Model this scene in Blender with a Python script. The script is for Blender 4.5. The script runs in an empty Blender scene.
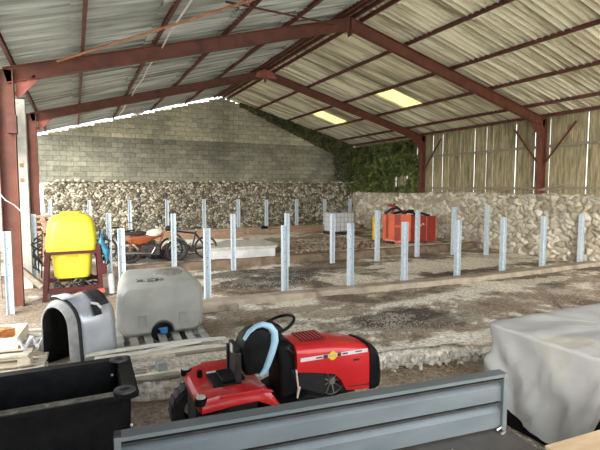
import bpy, bmesh, math, random
import numpy as np
from mathutils import Vector, Matrix, noise, Euler
random.seed(7); np.random.seed(7)
S = bpy.context.scene
C = S.collection
PI = math.pi
V = Vector

# ---------------------------------------------------------------- materials
MATS = {}
def mat(name, c1, c2=None, scale=6.0, rough=.6, metal=0.0, bump=0.0, bscale=None, detail=6, c3=None, s3=1.2, t3=.55, trans=0, spec=.5, stretch=None, coat=0):
    if name in MATS: return MATS[name]
    m = bpy.data.materials.new(name); m.use_nodes = True
    nt = m.node_tree; N = nt.nodes; L = nt.links
    b = N['Principled BSDF']
    b.inputs['Roughness'].default_value = rough
    b.inputs['Metallic'].default_value = metal
    b.inputs['Specular IOR Level'].default_value = spec
    b.inputs['Coat Weight'].default_value = coat
    tc = N.new('ShaderNodeTexCoord'); src = tc.outputs['Object']
    if stretch:
        mp = N.new('ShaderNodeMapping'); mp.inputs['Scale'].default_value = stretch
        L.new(src, mp.inputs['Vector']); src = mp.outputs['Vector']
    col = None
    if c2 is None: c2 = tuple(x*.86 for x in c1)
    n = N.new('ShaderNodeTexNoise'); n.inputs['Scale'].default_value = scale; n.inputs['Detail'].default_value = detail
    L.new(src, n.inputs['Vector'])
    r = N.new('ShaderNodeValToRGB'); r.color_ramp.elements[0].position = .38; r.color_ramp.elements[1].position = .62
    r.color_ramp.elements[0].color = (*c1, 1); r.color_ramp.elements[1].color = (*c2, 1)
    L.new(n.outputs['Fac'], r.inputs['Fac']); col = r.outputs['Color']
    if c3:
        n3 = N.new('ShaderNodeTexNoise'); n3.inputs['Scale'].default_value = s3; n3.inputs['Detail'].default_value = 8; n3.inputs['Roughness'].default_value = .65
        L.new(src, n3.inputs['Vector'])
        r3 = N.new('ShaderNodeValToRGB'); r3.color_ramp.elements[0].position = t3; r3.color_ramp.elements[1].position = t3+.1
        L.new(n3.outputs['Fac'], r3.inputs['Fac'])
        mx = N.new('ShaderNodeMixRGB'); L.new(r3.outputs['Color'], mx.inputs['Fac']); L.new(col, mx.inputs['Color1']); mx.inputs['Color2'].default_value = (*c3, 1)
        col = mx.outputs['Color']
    L.new(col, b.inputs['Base Color'])
    if bump:
        nb = N.new('ShaderNodeTexNoise'); nb.inputs['Scale'].default_value = bscale or scale*4; nb.inputs['Detail'].default_value = 5
        L.new(src, nb.inputs['Vector'])
        bp = N.new('ShaderNodeBump'); bp.inputs['Strength'].default_value = bump; bp.inputs['Distance'].default_value = .02
        L.new(nb.outputs['Fac'], bp.inputs['Height']); L.new(bp.outputs['Normal'], b.inputs['Normal'])
    if trans:
        t = N.new('ShaderNodeBsdfTranslucent'); L.new(col, t.inputs['Color'])
        ms = N.new('ShaderNodeMixShader'); ms.inputs['Fac'].default_value = trans
        L.new(b.outputs[0], ms.inputs[1]); L.new(t.outputs[0], ms.inputs[2])
        L.new(ms.outputs[0], N['Material Output'].inputs['Surface'])
    MATS[name] = m; return m

def attr_mat(name, rough=.9, bump=.5, bscale=30, nscale=18, namt=.35):
    m = bpy.data.materials.new(name); m.use_nodes = True
    nt = m.node_tree; N = nt.nodes; L = nt.links; b = N['Principled BSDF']
    b.inputs['Roughness'].default_value = rough; b.inputs['Specular IOR Level'].default_value = .25
    a = N.new('ShaderNodeAttribute'); a.attribute_name = 'Col'
    tc = N.new('ShaderNodeTexCoord')
    n = N.new('ShaderNodeTexNoise'); n.inputs['Scale'].default_value = nscale; n.inputs['Detail'].default_value = 8; n.inputs['Roughness'].default_value = .7
    L.new(tc.outputs['Object'], n.inputs['Vector'])
    mr = N.new('ShaderNodeMapRange'); mr.inputs[1].default_value = .3; mr.inputs[2].default_value = .7
    mr.inputs[3].default_value = 1-namt; mr.inputs[4].default_value = 1+namt
    L.new(n.outputs['Fac'], mr.inputs[0])
    mx = N.new('ShaderNodeVectorMath'); mx.operation = 'SCALE'
    L.new(a.outputs['Color'], mx.inputs[0]); L.new(mr.outputs[0], mx.inputs['Scale'])
    L.new(mx.outputs[0], b.inputs['Base Color'])
    nb = N.new('ShaderNodeTexNoise'); nb.inputs['Scale'].default_value = bscale; nb.inputs['Detail'].default_value = 6
    L.new(tc.outputs['Object'], nb.inputs['Vector'])
    bp = N.new('ShaderNodeBump'); bp.inputs['Strength'].default_value = bump; bp.inputs['Distance'].default_value = .03
    L.new(nb.outputs['Fac'], bp.inputs['Height']); L.new(bp.outputs['Normal'], b.inputs['Normal'])
    return m

RUST = mat('red_oxide_steel', (.185, .060, .034), (.13, .042, .026), 3, .6, 0, .15, c3=(.085, .030, .018), s3=2.2, t3=.56)
RUSTD = mat('dark_rust_steel', (.15, .045, .03), (.09, .03, .022), 4, .65, 0, .15)
PINK = mat('sunlit_and_faded_primer', (.50, .17, .12), (.36, .11, .08), 5, .6)  # on the frame plates: sunlight put into the oxide colour
GALV = mat('galvanised_steel', (.62, .69, .74), (.50, .58, .64), 22, .5, .15, .05, c3=(.78, .82, .85), s3=5, t3=.6)
HOLE = mat('hole_dark', (.02, .02, .022), rough=.9)
CONC = mat('old_concrete', (.36, .32, .26), (.27, .235, .185), 5, .9, 0, .5, 30, c3=(.17, .135, .095), s3=2.5, t3=.55)
CONCP = mat('pale_concrete', (.62, .60, .53), (.48, .46, .40), 5, .9, 0, .4, 30, c3=(.33, .29, .23), s3=3, t3=.62)
WOODP = mat('pale_sawn_wood', (.82, .75, .62), (.66, .58, .45), 7, .8, 0, .3, 40, stretch=(1, 8, 8))
WOODG = mat('weathered_wood', (.36, .31, .24), (.22, .185, .14), 5, .85, 0, .4, 40, stretch=(1, 7, 7))
WOODO = mat('orange_brown_wood', (.38, .25, .16), (.27, .18, .12), 5, .85, 0, .3, 30, stretch=(1, 6, 6))
WOODC = mat('cream_board', (.80, .72, .55), (.70, .62, .46), 5, .8, 0, .1)
BLACKP = mat('black_plastic', (.005, .005, .006), (.010, .010, .010), 9, .5, 0, .05, 30, spec=.12)
BLACKR = mat('black_rubber', (.02, .02, .02), (.035, .032, .03), 9, .75, 0, .2, 40)
BLACKM = mat('black_metal', (.018, .018, .02), (.03, .03, .03), 9, .45, .3)
STEELD = mat('dark_greasy_steel', (.10, .09, .08), (.05, .045, .04), 9, .5, .6)
STEEL = mat('bare_steel', (.5, .5, .5), (.35, .35, .35), 9, .35, .8)
REDP = mat('bright_red_paint', (.62, .016, .022), (.55, .013, .018), 3, .28, coat=.4)
REDD = mat('dark_red_paint', (.075, .007, .008), (.055, .006, .006), 6, .5)
REDF = mat('orange_red_paint', (.62, .10, .025), (.52, .08, .02), 4, .5, c3=(.4, .1, .05), s3=3, t3=.62)
REDG = mat('dull_red_paint', (.32, .028, .012), (.25, .022, .010), 4, .5)
YEL = mat('yellow_polyethylene', (.86, .74, .05), (.80, .68, .045), 3, .4)
YELB = mat('yellow_paint', (.85, .55, .02), rough=.5)
GREYT = mat('grey_polyethylene', (.37, .365, .325), (.31, .31, .28), 3, .5, 0, .05, 30, c3=(.45, .42, .35), s3=1.6, t3=.58)
SILV = mat('silver_paint', (.60, .63, .68), (.52, .55, .60), 4, .3, .35)
SILVD = mat('dull_grey_rim', (.38, .38, .37), (.26, .26, .25), 7, .6)
WHITE = mat('white_plastic', (.85, .85, .83), rough=.5)
PAPER = mat('white_paper', (.80, .79, .84), (.70, .70, .74), 8, .8)
LBLUE = mat('light_blue_vinyl', (.42, .66, .80), (.36, .58, .72), 6, .5)
BLUE = mat('blue_plastic', (.03, .16, .38), (.04, .2, .45), 5, .45)
TRAIL = mat('grey_blue_steel_panel', (.165, .188, .195), (.135, .158, .165), 4, .42, .25, .03, 20, c3=(.21, .23, .232), s3=2, t3=.6, stretch=(.6, 1, 2))
PLYD = mat('dark_phenolic_ply', (.085, .075, .068), (.065, .058, .052), 8, .45, c3=(.14, .125, .11), s3=5, t3=.62)
TARP = mat('silver_grey_tarp', (.42, .42, .415), (.35, .355, .36), 2.5, .42, 0, .1, 30, c3=(.50, .46, .38), s3=1.0, t3=.52)
ROPE = mat('orange_rope', (.50, .20, .06), (.35, .12, .04), 12, .8)
ORM = mat('orange_motorcycle_paint', (.36, .085, .02), (.26, .06, .015), 5, .3)
CREAM = mat('cream_paint', (.85, .82, .72), rough=.35)
CHROME = mat('chrome', (.75, .75, .75), rough=.15, metal=.9)
LEAF = mat('ivy_leaf', (.045, .075, .018), (.22, .25, .07), 3, .55, trans=.25)
LEAFD = mat('dry_vine_leaf', (.06, .085, .03), (.16, .15, .06), 3, .7, trans=.15)
STEM = mat('pale_stem', (.42, .36, .25), (.3, .25, .17), 8, .9)
STRAW = mat('straw', (.50, .42, .27), (.34, .27, .16), 3, .85)
PEB = mat('grit', (.17, .15, .125), (.33, .30, .25), 1.5, .9)
IBCW = mat('white_tank_plastic', (.80, .82, .84), (.72, .74, .76), 4, .5, trans=.1)
COND = mat('white_conduit', (.75, .70, .66), rough=.5)
TIERD = mat('orange_tie_rod_paint', (.52, .24, .13), (.38, .15, .08), 5, .6)
BADGE = mat('yellow_badge', (.90, .62, .05), rough=.35)
LENS = mat('clear_lens', (.60, .56, .50), rough=.3)

# ---------------------------------------------------------------- helpers
def build(name, bm, m, parent=None, smooth=False, bevel=0):
    me = bpy.data.meshes.new(name)
    bmesh.ops.recalc_face_normals(bm, faces=bm.faces)
    bm.to_mesh(me); bm.free(); me.materials.append(m)
    if smooth:
        for p in me.polygons: p.use_smooth = True
        try: me.set_sharp_from_angle(angle=math.radians(38))
        except Exception: pass
    o = bpy.data.objects.new(name, me); C.objects.link(o)
    if parent: o.parent = parent
    if bevel:
        md = o.modifiers.new('bevel', 'BEVEL'); md.width = bevel; md.segments = 2; md.limit_method = 'ANGLE'
    return o
def empty(name, loc=(0, 0, 0), rz=0, rot=None):
    o = bpy.data.objects.new(name, None); C.objects.link(o); o.location = loc
    o.rotation_euler = rot if rot else (0, 0, rz); o.empty_display_size = .1
    return o
def tag(o, label, cat, group=None, kind=None):
    o['label'] = label; o['category'] = cat
    if group: o['group'] = group
    if kind: o['kind'] = kind
    return o
def struct(o): o['kind'] = 'structure'; return o
def NB(): return bmesh.new()
def box(bm, lo, hi, M=None):
    P = [V((x, y, z)) for x in (lo[0], hi[0]) for y in (lo[1], hi[1]) for z in (lo[2], hi[2])]
    if M is not None: P = [M @ p for p in P]
    v = [bm.verts.new(p) for p in P]
    for f in ((0, 1, 3, 2), (4, 6, 7, 5), (0, 4, 5, 1), (2, 3, 7, 6), (0, 2, 6, 4), (1, 5, 7, 3)): bm.faces.new([v[i] for i in f])
def frame(d, up=V((0, 0, 1))):
    d = d.normalized()
    if abs(d.dot(up)) > .98: up = V((1, 0, 0))
    x = d.cross(up).normalized(); y = x.cross(d).normalized()
    return x, y
def tube(bm, pts, r, n=8, closed=False, up=V((0, 0, 1))):
    pts = [V(p) for p in pts]; rings = []
    for i, p in enumerate(pts):
        if closed: d = pts[(i+1) % len(pts)]-pts[i-1]
        elif i == 0: d = pts[1]-p
        elif i == len(pts)-1: d = p-pts[-2]
        else: d = pts[i+1]-pts[i-1]
        x, y = frame(d, up); rr = r[i] if isinstance(r, (list, tuple)) else r
        rings.append([bm.verts.new(p+x*(math.cos(2*PI*k/n)*rr)+y*(math.sin(2*PI*k/n)*rr)) for k in range(n)])
    m = len(rings)
    for i in range(m if closed else m-1):
        a = rings[i]; b = rings[(i+1) % m]
        for k in range(n): bm.faces.new((a[k], a[(k+1) % n], b[(k+1) % n], b[k]))
    if not closed: bm.faces.new(rings[0]); bm.faces.new(rings[-1])
def bar(bm, a, b, w, h, up=V((0, 0, 1))):
    a = V(a); b = V(b); x, y = frame(b-a, up)
    vs = []
    for p in (a, b):
        vs.append([bm.verts.new(p+x*(sx*w/2)+y*(sy*h/2)) for sx, sy in ((-1, -1), (1, -1), (1, 1), (-1, 1))])
    for k in range(4): bm.faces.new((vs[0][k], vs[0][(k+1) % 4], vs[1][(k+1) % 4], vs[1][k]))
    bm.faces.new(vs[0]); bm.faces.new(vs[1])
def ibeam(bm, a, b, w, h, t=.02, up=V((0, 0, 1))):
    a = V(a); b = V(b); x, y = frame(b-a, up)
    pr = [(-w/2, -h/2), (w/2, -h/2), (w/2, -h/2+t), (t/2, -h/2+t), (t/2, h/2-t), (w/2, h/2-t), (w/2, h/2), (-w/2, h/2), (-w/2, h/2-t), (-t/2, h/2-t), (-t/2, -h/2+t), (-w/2, -h/2+t)]
    loft(bm, [[p+x*u+y*v for u, v in pr] for p in (a, b)])
def loft(bm, secs, caps=True, closed=True):
    R = [[bm.verts.new(V(p)) for p in s] for s in secs]; n = len(R[0])
    for a, b in zip(R, R[1:]):
        for k in range(n if closed else n-1): bm.faces.new((a[k], a[(k+1) % n], b[(k+1) % n], b[k]))
    if caps: bm.faces.new(R[0]); bm.faces.new(R[-1])
    return R
def rr(w, h, r, n=5, cx=0, cy=0):
    out = []
    r = min(r, w/2-.001, h/2-.001)
    for (sx, sy, a0) in ((1, 1, 0), (-1, 1, PI/2), (-1, -1, PI), (1, -1, 3*PI/2)):
        for k in range(n+1):
            a = a0+PI/2*k/n
            out.append((cx+sx*(w/2-r)+math.cos(a)*r, cy+sy*(h/2-r)+math.sin(a)*r))
    return out
def lathe(bm, prof, c=(0, 0, 0), axis='z', n=24):
    c = V(c); secs = []
    for k in range(n):
        a = 2*PI*k/n; ca, sa = math.cos(a), math.sin(a)
        if axis == 'z': secs.append([c+V((ca*r, sa*r, h)) for r, h in prof])
        elif axis == 'y': secs.append([c+V((ca*r, h, sa*r)) for r, h in prof])
        else: secs.append([c+V((h, ca*r, sa*r)) for r, h in prof])
    R = [[bm.verts.new(p) for p in s] for s in secs]; m = len(prof)
    for i in range(n):
        a = R[i]; b = R[(i+1) % n]
        for k in range(m-1): bm.faces.new((a[k], a[k+1], b[k+1], b[k]))
    bmesh.ops.remove_doubles(bm, verts=bm.verts, dist=1e-5)
def prism(bm, poly, a, b, axis='y'):
    def P(u, v, t): return {'y': V((u, t, v)), 'x': V((t, u, v)), 'z': V((u, v, t))}[axis]
    loft(bm, [[P(u, v, a) for u, v in poly], [P(u, v, b) for u, v in poly]])
def copy_tree(o, parent=None):
    c = o.copy(); C.objects.link(c)
    if parent: c.parent = parent
    for ch in list(o.children): copy_tree(ch, c)
    return c

# ---------------------------------------------------------------- dimensions
XL, XR, YB = -1.1, 14.3, 22.7
RX = 6.62
def roofz(x): return 6.95-.275*abs(x-RX)

# ---------------------------------------------------------------- floors
def fb(x, y, s, o=0): return noise.fractal(V((x*s+o, y*s-o, o*.37)), 1.0, 2.0, 5)
CREAMG = np.array((.82, .75, .63)); BROWN = np.array((.30, .225, .165)); DARK = np.array((.085, .072, .06)); GREYG = np.array((.42, .37, .30))
def ground(name, x0, x1, y0, y1, z, res, blobs, base, amp, edge=None, thick=0.0):
    nx = int((x1-x0)/res)+1; ny = int((y1-y0)/res)+1
    vs = []; cols = []
    for j in range(ny):
        for i in range(nx):
            x = x0+(x1-x0)*i/(nx-1); t = j/(ny-1)
            ya = edge(x) if edge else y0
            y = ya+(y1-ya)*t
            h = fb(x, y, .9)*amp+fb(x, y, 5, 3)*amp*.35
            c = np.array(base, dtype=float); a = 0.0
            m = fb(x, y, .8, 9)+.5*fb(x, y, 4.0, 5)
            light = min(1, max(0, (m-.10)*5)); c = c*(1-light)+CREAMG*light*.92+.08*c*light
            dk = min(1, max(0, (-m-.16)*4)); c = c*(1-dk)+BROWN*.62*dk
            for bx, by, rx, ry, k, w in blobs:
                d = ((x-bx)/rx)**2+((y-by)/ry)**2
                if d < 3:
                    f = (1.15-d)+.9*fb(x, y, 2.6, bx)
                    f = min(1, max(0, f*3.0))*w
                    tgt = {'c': CREAMG, 'd': DARK, 'b': BROWN, 'g': GREYG, 'w': np.array((.85, .80, .70))}[k]
                    c = c*(1-f)+tgt*f
                    if k == 'd': h += .02*f*(1+fb(x, y, 14, 2))
            vs.append((x, y, z+h)); cols.append((*c, 1))
    fs = [(j*nx+i, j*nx+i+1, (j+1)*nx+i+1, (j+1)*nx+i) for j in range(ny-1) for i in range(nx-1)]
    if thick:   # broken front face of the slab
        n0 = len(vs)
        for r in range(1, 5):
            for i in range(nx):
                x, y, zz = vs[i]
                q = fb(x, r*.3, 3, 7)
                vs.append((x, y-.02*r+.05*q-.02, zz-thick*r/4)); k = .9+.5*fb(x, r, 5, 4)
                cc = np.array((.78, .73, .63))*k*(1 if r < 4 else .6); cols.append((*cc, 1))
        for r in range(4):
            for i in range(nx-1):
                a = i if r == 0 else n0+(r-1)*nx+i
                b = n0+r*nx+i
                fs.append((a, a+1, b+1, b))
    me = bpy.data.meshes.new(name); me.from_pydata(vs, [], fs); me.update()
    ca = me.color_attributes.new('Col', 'FLOAT_COLOR', 'POINT')
    ca.data.foreach_set('color', np.array(cols, dtype=np.float32).ravel())
    me.materials.append(GM)
    for p in me.polygons: p.use_smooth = True
    o = bpy.data.objects.new(name, me); C.objects.link(o); struct(o); return o
GM = attr_mat('packed_dirt_over_concrete', .92, 1.0, 26, 16, .62)
def slab_edge(x):
    e = 5.75-.12*(x-.7) if x < 3.9 else 5.36-.27*(x-3.9)
    if x > 5.5: e = 4.93
    return e+.10*fb(x, 0, 1.4, 2)+.05*fb(x, 3, 5)
A_Y = lambda x: 9.35-.03*(x-2.4) if x < 9 else 9.1
ground('floor', -3.2, 14.35, 4.9, 13.25, 0, .075, [
    (5.6, 12.0, 3.6, .55, 'd', .85), (7.4, 12.1, 1.5, .4, 'b', .7), (4.1, 10.8, .9, .7, 'd', .85), (4.9, 11.2, .9, .6, 'd', .8), (2.4, 11.4, .8, .6, 'c', .7), (6.4, 10.2, 1.0, .6, 'c', .8),
    (9.3, 10.9, 1.8, 1.0, 'c', .8), (11.3, 10.4, 1.4, .9, 'c', .8), (9.0, 9.6, .9, .18, 'd', .6), (10.6, 9.7, .9, .2, 'd', .7), (12.4, 9.8, 1.2, .25, 'd', .6), (12.9, 11.2, 1.3, .8, 'c', .6),
    (5.2, 6.7, 1.1, .42, 'd', .9), (6.0, 6.2, .9, .35, 'd', .6), (2.6, 6.9, 1.0, .5, 'c', .7), (3.0, 6.2, .9, .35, 'c', .8), (1.9, 7.4, .5, .8, 'b', .7), (3.6, 8.0, 1.2, .25, 'b', .8), (6.2, 7.5, .9, .22, 'w', .8), (7.6, 7.7, 1.0, .2, 'w', .8),
    (9.8, 7.9, 1.7, .35, 'c', .7), (4.4, 7.5, .8, .3, 'b', .7), (9.5, 6.6, 2, .5, 'b', .6), (7.2, 6.4, .7, .3, 'b', .8), (5.0, 5.35, 1.8, .18, 'w', .8), (1.0, 6.1, 1.4, .55, 'w', .9), (1.6, 6.6, .7, .35, 'c', .8), (3.2, 5.6, 1.4, .15, 'w', .7),
    (10.2, 7.3, .7, .3, 'd', .6), (12.5, 7.4, 1.5, .3, 'b', .7), (.3, 10.2, 2.2, 1.6, 'b', .75), (-.9, 9.2, 1.6, 2.0, 'b', .7), (0, 12.2, 2, .9, 'b', .8), (-.2, 11.2, .7, .5, 'd', .7)],  # brown at the left painted in to offset the bright side light
    (.36, .295, .225), .022, slab_edge, .24)
ground('floor_front', -6, 16, -4, 5.95, -.215, .13, [(2.9, 5.1, 2.5, .4, 'b', .6), (4.3, 4.4, 1.2, .8, 'b', .8), (3.6, 2.9, .8, 1, 'c', .5)], (.30, .235, .16), .02)
ground('floor_back', -3.2, 14.35, 13.2, 22.75, .2, .11, [(7.4, 15.5, 2.6, .9, 'b', .9), (9.2, 16.6, 2, .6, 'd', .5), (6.6, 19.5, 3, .8, 'c', .6), (11.5, 13.7, 2.4, .3, 'c', .8), (8, 17.8, 2.5, .6, 'b', .7), (2.5, 14.5, 1.8, 1.0, 'd', .6), (4.2, 19.8, 1.2, .8, 'w', .5)], (.42, .32, .23), .03)
bm = NB(); box(bm, (-3.2, 13.4, -.26), (XR+.05, YB, .165)); struct(build('floor_slab', bm, CONC))
bm = NB(); box(bm, (-60, -40, -.3), (60, 60, -.27))
struct(build('floor_yard', bm, mat('yard_gravel', (.42, .41, .37), (.36, .36, .31), 2, .95)))

# ---------------------------------------------------------------- rubble walls
RM = attr_mat('rubble_stone', .9, .8, 28, 22, .3)
def rubble(name, L, H, cw, ch, res, place, pal, mortar, depth, seed, mr=.10, parent=None, dark=.0, topvar=.0):
    rng = np.random.RandomState(seed)
    nx = int(L/res)+1; nz = int(H/res)+1
    U, Z = np.meshgrid(np.linspace(0, L, nx), np.linspace(0, H, nz))
    wU = U+.25*cw*np.sin(Z*9/ch*.3+U*3)+.12*cw*np.sin(U*11+Z*17); wZ = Z+.22*ch*np.sin(U*7)+.12*ch*np.sin(U*19+Z*5)
    gx = int(L/cw)+4; gz = int(H/ch)+4
    jx = rng.rand(gz, gx)*.85; jz = rng.rand(gz, gx)*.85; sz = rng.rand(gz, gx)
    ci = np.floor(wU/cw).astype(int)+1; cj = np.floor(wZ/ch).astype(int)+1
    F1 = np.full(U.shape, 9.); F2 = np.full(U.shape, 9.); ID = np.zeros(U.shape, int)
    for dj in (-1, 0, 1):
        for di in (-1, 0, 1):
            a = np.clip(ci+di, 0, gx-1); b = np.clip(cj+dj, 0, gz-1)
            px = (a-1+jx[b, a])-wU/cw; pz = (b-1+jz[b, a])-wZ/ch
            d = np.sqrt(px*px+pz*pz)-.22*sz[b, a]
            new = d < F1
            F2 = np.where(new, F1, np.minimum(F2, d)); ID = np.where(new, b*gx+a, ID); F1 = np.where(new, d, F1)
    e = F2-F1
    prof = np.clip(e/.35, 0, 1)**.6
    hh = rng.rand(gx*gz)[ID]*.6+.6
    D = depth*prof*hh
    k = np.clip((e-mr)/.06, 0, 1)[..., None]
    pal = np.array(pal); pc = pal[rng.randint(0, len(pal), gx*gz)]*(.75+.5*rng.rand(gx*gz))[:, None]
    col = pc[ID]*k+np.array(mortar)*(1-k)
    col = np.concatenate([col, np.ones(col.shape[:2]+(1,))], -1).astype(np.float32)
    vs = []
    for j in range(nz):
        for i in range(nx):
            zt = Z[j, i]
            if topvar and j > nz-4: zt += topvar*fb(U[j, i], 1, 1.6, seed)
            vs.append(place(U[j, i], zt, D[j, i] if j < nz-1 else D[j, i]*.3))
    fs = [(j*nx+i, j*nx+i+1, (j+1)*nx+i+1, (j+1)*nx+i) for j in range(nz-1) for i in range(nx-1)]
    n0 = len(vs)
    for i in range(nx):      # top surface of the wall
        vs.append(place(U[-1, i], H+(topvar*fb(U[-1, i], 1, 1.6, seed) if topvar else 0), -.35))
    cl = col.reshape(-1, 4); cl = np.concatenate([cl, np.tile(np.array([[*mortar, 1]], np.float32), (nx, 1))])
    for i in range(nx-1): fs.append(((nz-1)*nx+i, (nz-1)*nx+i+1, n0+i+1, n0+i))
    me = bpy.data.meshes.new(name); me.from_pydata(vs, [], fs); me.update()
    ca = me.color_attributes.new('Col', 'FLOAT_COLOR', 'POINT'); ca.data.foreach_set('color', cl.ravel())
    me.materials.append(RM)
    for p in me.polygons: p.use_smooth = True
    o = bpy.data.objects.new(name, me); C.objects.link(o)
    if parent: o.parent = parent
    return o
# right wall: large limestone rubble to 2.15 m, weathered boards above
rw = struct(rubble('wall_right', 20.7, 2.17, .27, .20, .04, lambda u, z, d: (XR-d+.03, 2.0+u, z), [(.56, .51, .40), (.62, .57, .46), (.50, .44, .33), (.68, .63, .53), (.42, .36, .27)], (.33, .28, .20), .12, 3, .06, topvar=.05))
bm = NB(); box(bm, (XR+.05, 2, -.2), (XR+.5, YB+.3, 2.1)); build('wall_core', bm, CONC, rw)
BOARD = mat('weathered_cladding_board', (.48, .40, .23), (.30, .25, .145), 3, .85, 0, .3, 30, c3=(.20, .19, .10), s3=1.3, t3=.52, stretch=(5, 5, .7), trans=.08)
bm = NB(); y = 2.0
while y < YB-.05:
    w = random.uniform(.12, .24); g = random.choice([.004, .008, .010, .014, .020])
    z0 = 2.1; z1 = 4.76+random.uniform(-.02, .02)
    t = random.uniform(-.012, .012)
    box(bm, (XR+.12+t, y, z0), (XR+.14+t, min(y+w-g, YB), z1)); y += w
build('board_cladding', bm, BOARD, rw)
for z in (3.75, 2.35):
    bm = NB(); bar(bm, (XR+.07, 2, z), (XR+.07, YB, z), .07, .09); build('cladding_rail', bm, WOODG, rw)
# back wall
BZ = 2.62
def block_mat():
    m = bpy.data.materials.new('concrete_block'); m.use_nodes = True; nt = m.node_tree; N = nt.nodes; L = nt.links; b = N['Principled BSDF']
    b.inputs['Roughness'].default_value = .95; b.inputs['Specular IOR Level'].default_value = .2
    tc = N.new('ShaderNodeTexCoord'); mp = N.new('ShaderNodeMapping'); mp.inputs['Rotation'].default_value = (-PI/2, 0, 0)
    L.new(tc.outputs['Object'], mp.inputs['Vector'])
    br = N.new('ShaderNodeTexBrick'); br.inputs['Scale'].default_value = 1; br.inputs['Brick Width'].default_value = .52; br.inputs['Row Height'].default_value = .22
    br.inputs['Mortar Size'].default_value = .012; br.inputs['Mortar Smooth'].default_value = .3; br.inputs['Bias'].default_value = 0
    br.inputs['Color1'].default_value = (.56, .52, .37, 1); br.inputs['Color2'].default_value = (.38, .36, .26, 1); br.inputs['Mortar'].default_value = (.27, .26, .19, 1)
    L.new(mp.outputs['Vector'], br.inputs['Vector'])
    # the lower courses are a greyer, dirtier batch of blocks
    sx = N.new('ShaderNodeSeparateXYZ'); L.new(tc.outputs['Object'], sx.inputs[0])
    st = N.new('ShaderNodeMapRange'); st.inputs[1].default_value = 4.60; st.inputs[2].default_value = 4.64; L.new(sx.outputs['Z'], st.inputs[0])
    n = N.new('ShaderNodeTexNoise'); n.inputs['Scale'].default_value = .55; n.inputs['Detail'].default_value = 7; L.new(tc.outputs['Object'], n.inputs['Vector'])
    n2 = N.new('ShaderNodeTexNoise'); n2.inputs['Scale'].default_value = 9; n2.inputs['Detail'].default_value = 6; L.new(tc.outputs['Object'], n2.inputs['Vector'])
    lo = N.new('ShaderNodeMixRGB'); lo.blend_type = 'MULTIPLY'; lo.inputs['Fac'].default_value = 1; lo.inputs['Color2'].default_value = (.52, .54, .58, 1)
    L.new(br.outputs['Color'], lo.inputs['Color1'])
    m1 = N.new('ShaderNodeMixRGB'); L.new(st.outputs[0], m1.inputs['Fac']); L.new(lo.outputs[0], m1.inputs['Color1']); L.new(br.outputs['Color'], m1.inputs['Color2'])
    r = N.new('ShaderNodeMapRange'); r.inputs[1].default_value = .35; r.inputs[2].default_value = .65; r.inputs[3].default_value = .75; r.inputs[4].default_value = 1.25; L.new(n.outputs['Fac'], r.inputs[0])
    r2 = N.new('ShaderNodeMapRange'); r2.inputs[1].default_value = .3; r2.inputs[2].default_value = .7; r2.inputs[3].default_value = .8; r2.inputs[4].default_value = 1.2; L.new(n2.outputs['Fac'], r2.inputs[0])
    mm = N.new('ShaderNodeMath'); mm.operation = 'MULTIPLY'; L.new(r.outputs[0], mm.inputs[0]); L.new(r2.outputs[0], mm.inputs[1])
    sc = N.new('ShaderNodeVectorMath'); sc.operation = 'SCALE'; L.new(m1.outputs[0], sc.inputs[0]); L.new(mm.outputs[0], sc.inputs['Scale'])
    L.new(sc.outputs[0], b.inputs['Base Color'])
    bp = N.new('ShaderNodeBump'); bp.inputs['Strength'].default_value = .5; bp.inputs['Distance'].default_value = .02; bp.invert = True; L.new(br.outputs['Fac'], bp.inputs['Height']); L.new(bp.outputs['Normal'], b.inputs['Normal'])
    return m
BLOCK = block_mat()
bm = NB(); top = []
x = XL-.36
pts = [(x, BZ-.1)]
while x < XR+.2:
    w = .26; xm = x+w/2; gap = .17 if xm < RX else .10
    zt = roofz(xm)-gap-(.0 if xm < RX else 0)
    zt = math.floor(zt/.055)*.055 if xm < RX else min(roofz(x), roofz(x+w))-gap
    pts += [(x, zt), (x+w, zt)]; x += w
pts.append((x, BZ-.1))
prism(bm, pts, YB, YB+.2, 'y')
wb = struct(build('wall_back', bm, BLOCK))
rubble('rubble_base', 15.6, BZ, .135, .115, .03, lambda u, z, d: (XL-.1+u, YB-.10-d, z), [(.33, .295, .215), (.44, .40, .31), (.23, .20, .14), (.56, .52, .42), (.15, .13, .095)], (.055, .048, .035), .08, 11, .08, parent=wb)
# loose capping stones along the ledge of the rubble base
bm = NB(); x = XL
while x < XR-.2:
    w = random.uniform(.14, .34); h = random.uniform(.05, .17)
    if random.random() < .78:
        M = Matrix.Translation((x+w/2, YB-.22+random.uniform(-.05, .05), BZ+h/2-.02)) @ Euler((random.uniform(-.2, .2), random.uniform(-.2, .2), random.uniform(-.3, .3))).to_matrix().to_4x4() @ Matrix.Diagonal((w/2, .12, h/2, 1))
        bmesh.ops.create_icosphere(bm, subdivisions=1, radius=1.1, matrix=M)
    x += w
build('capping_stones', bm, mat('capping_stone', (.52, .47, .36), (.35, .30, .22), 2.5, .9, 0, .4), wb)

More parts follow.
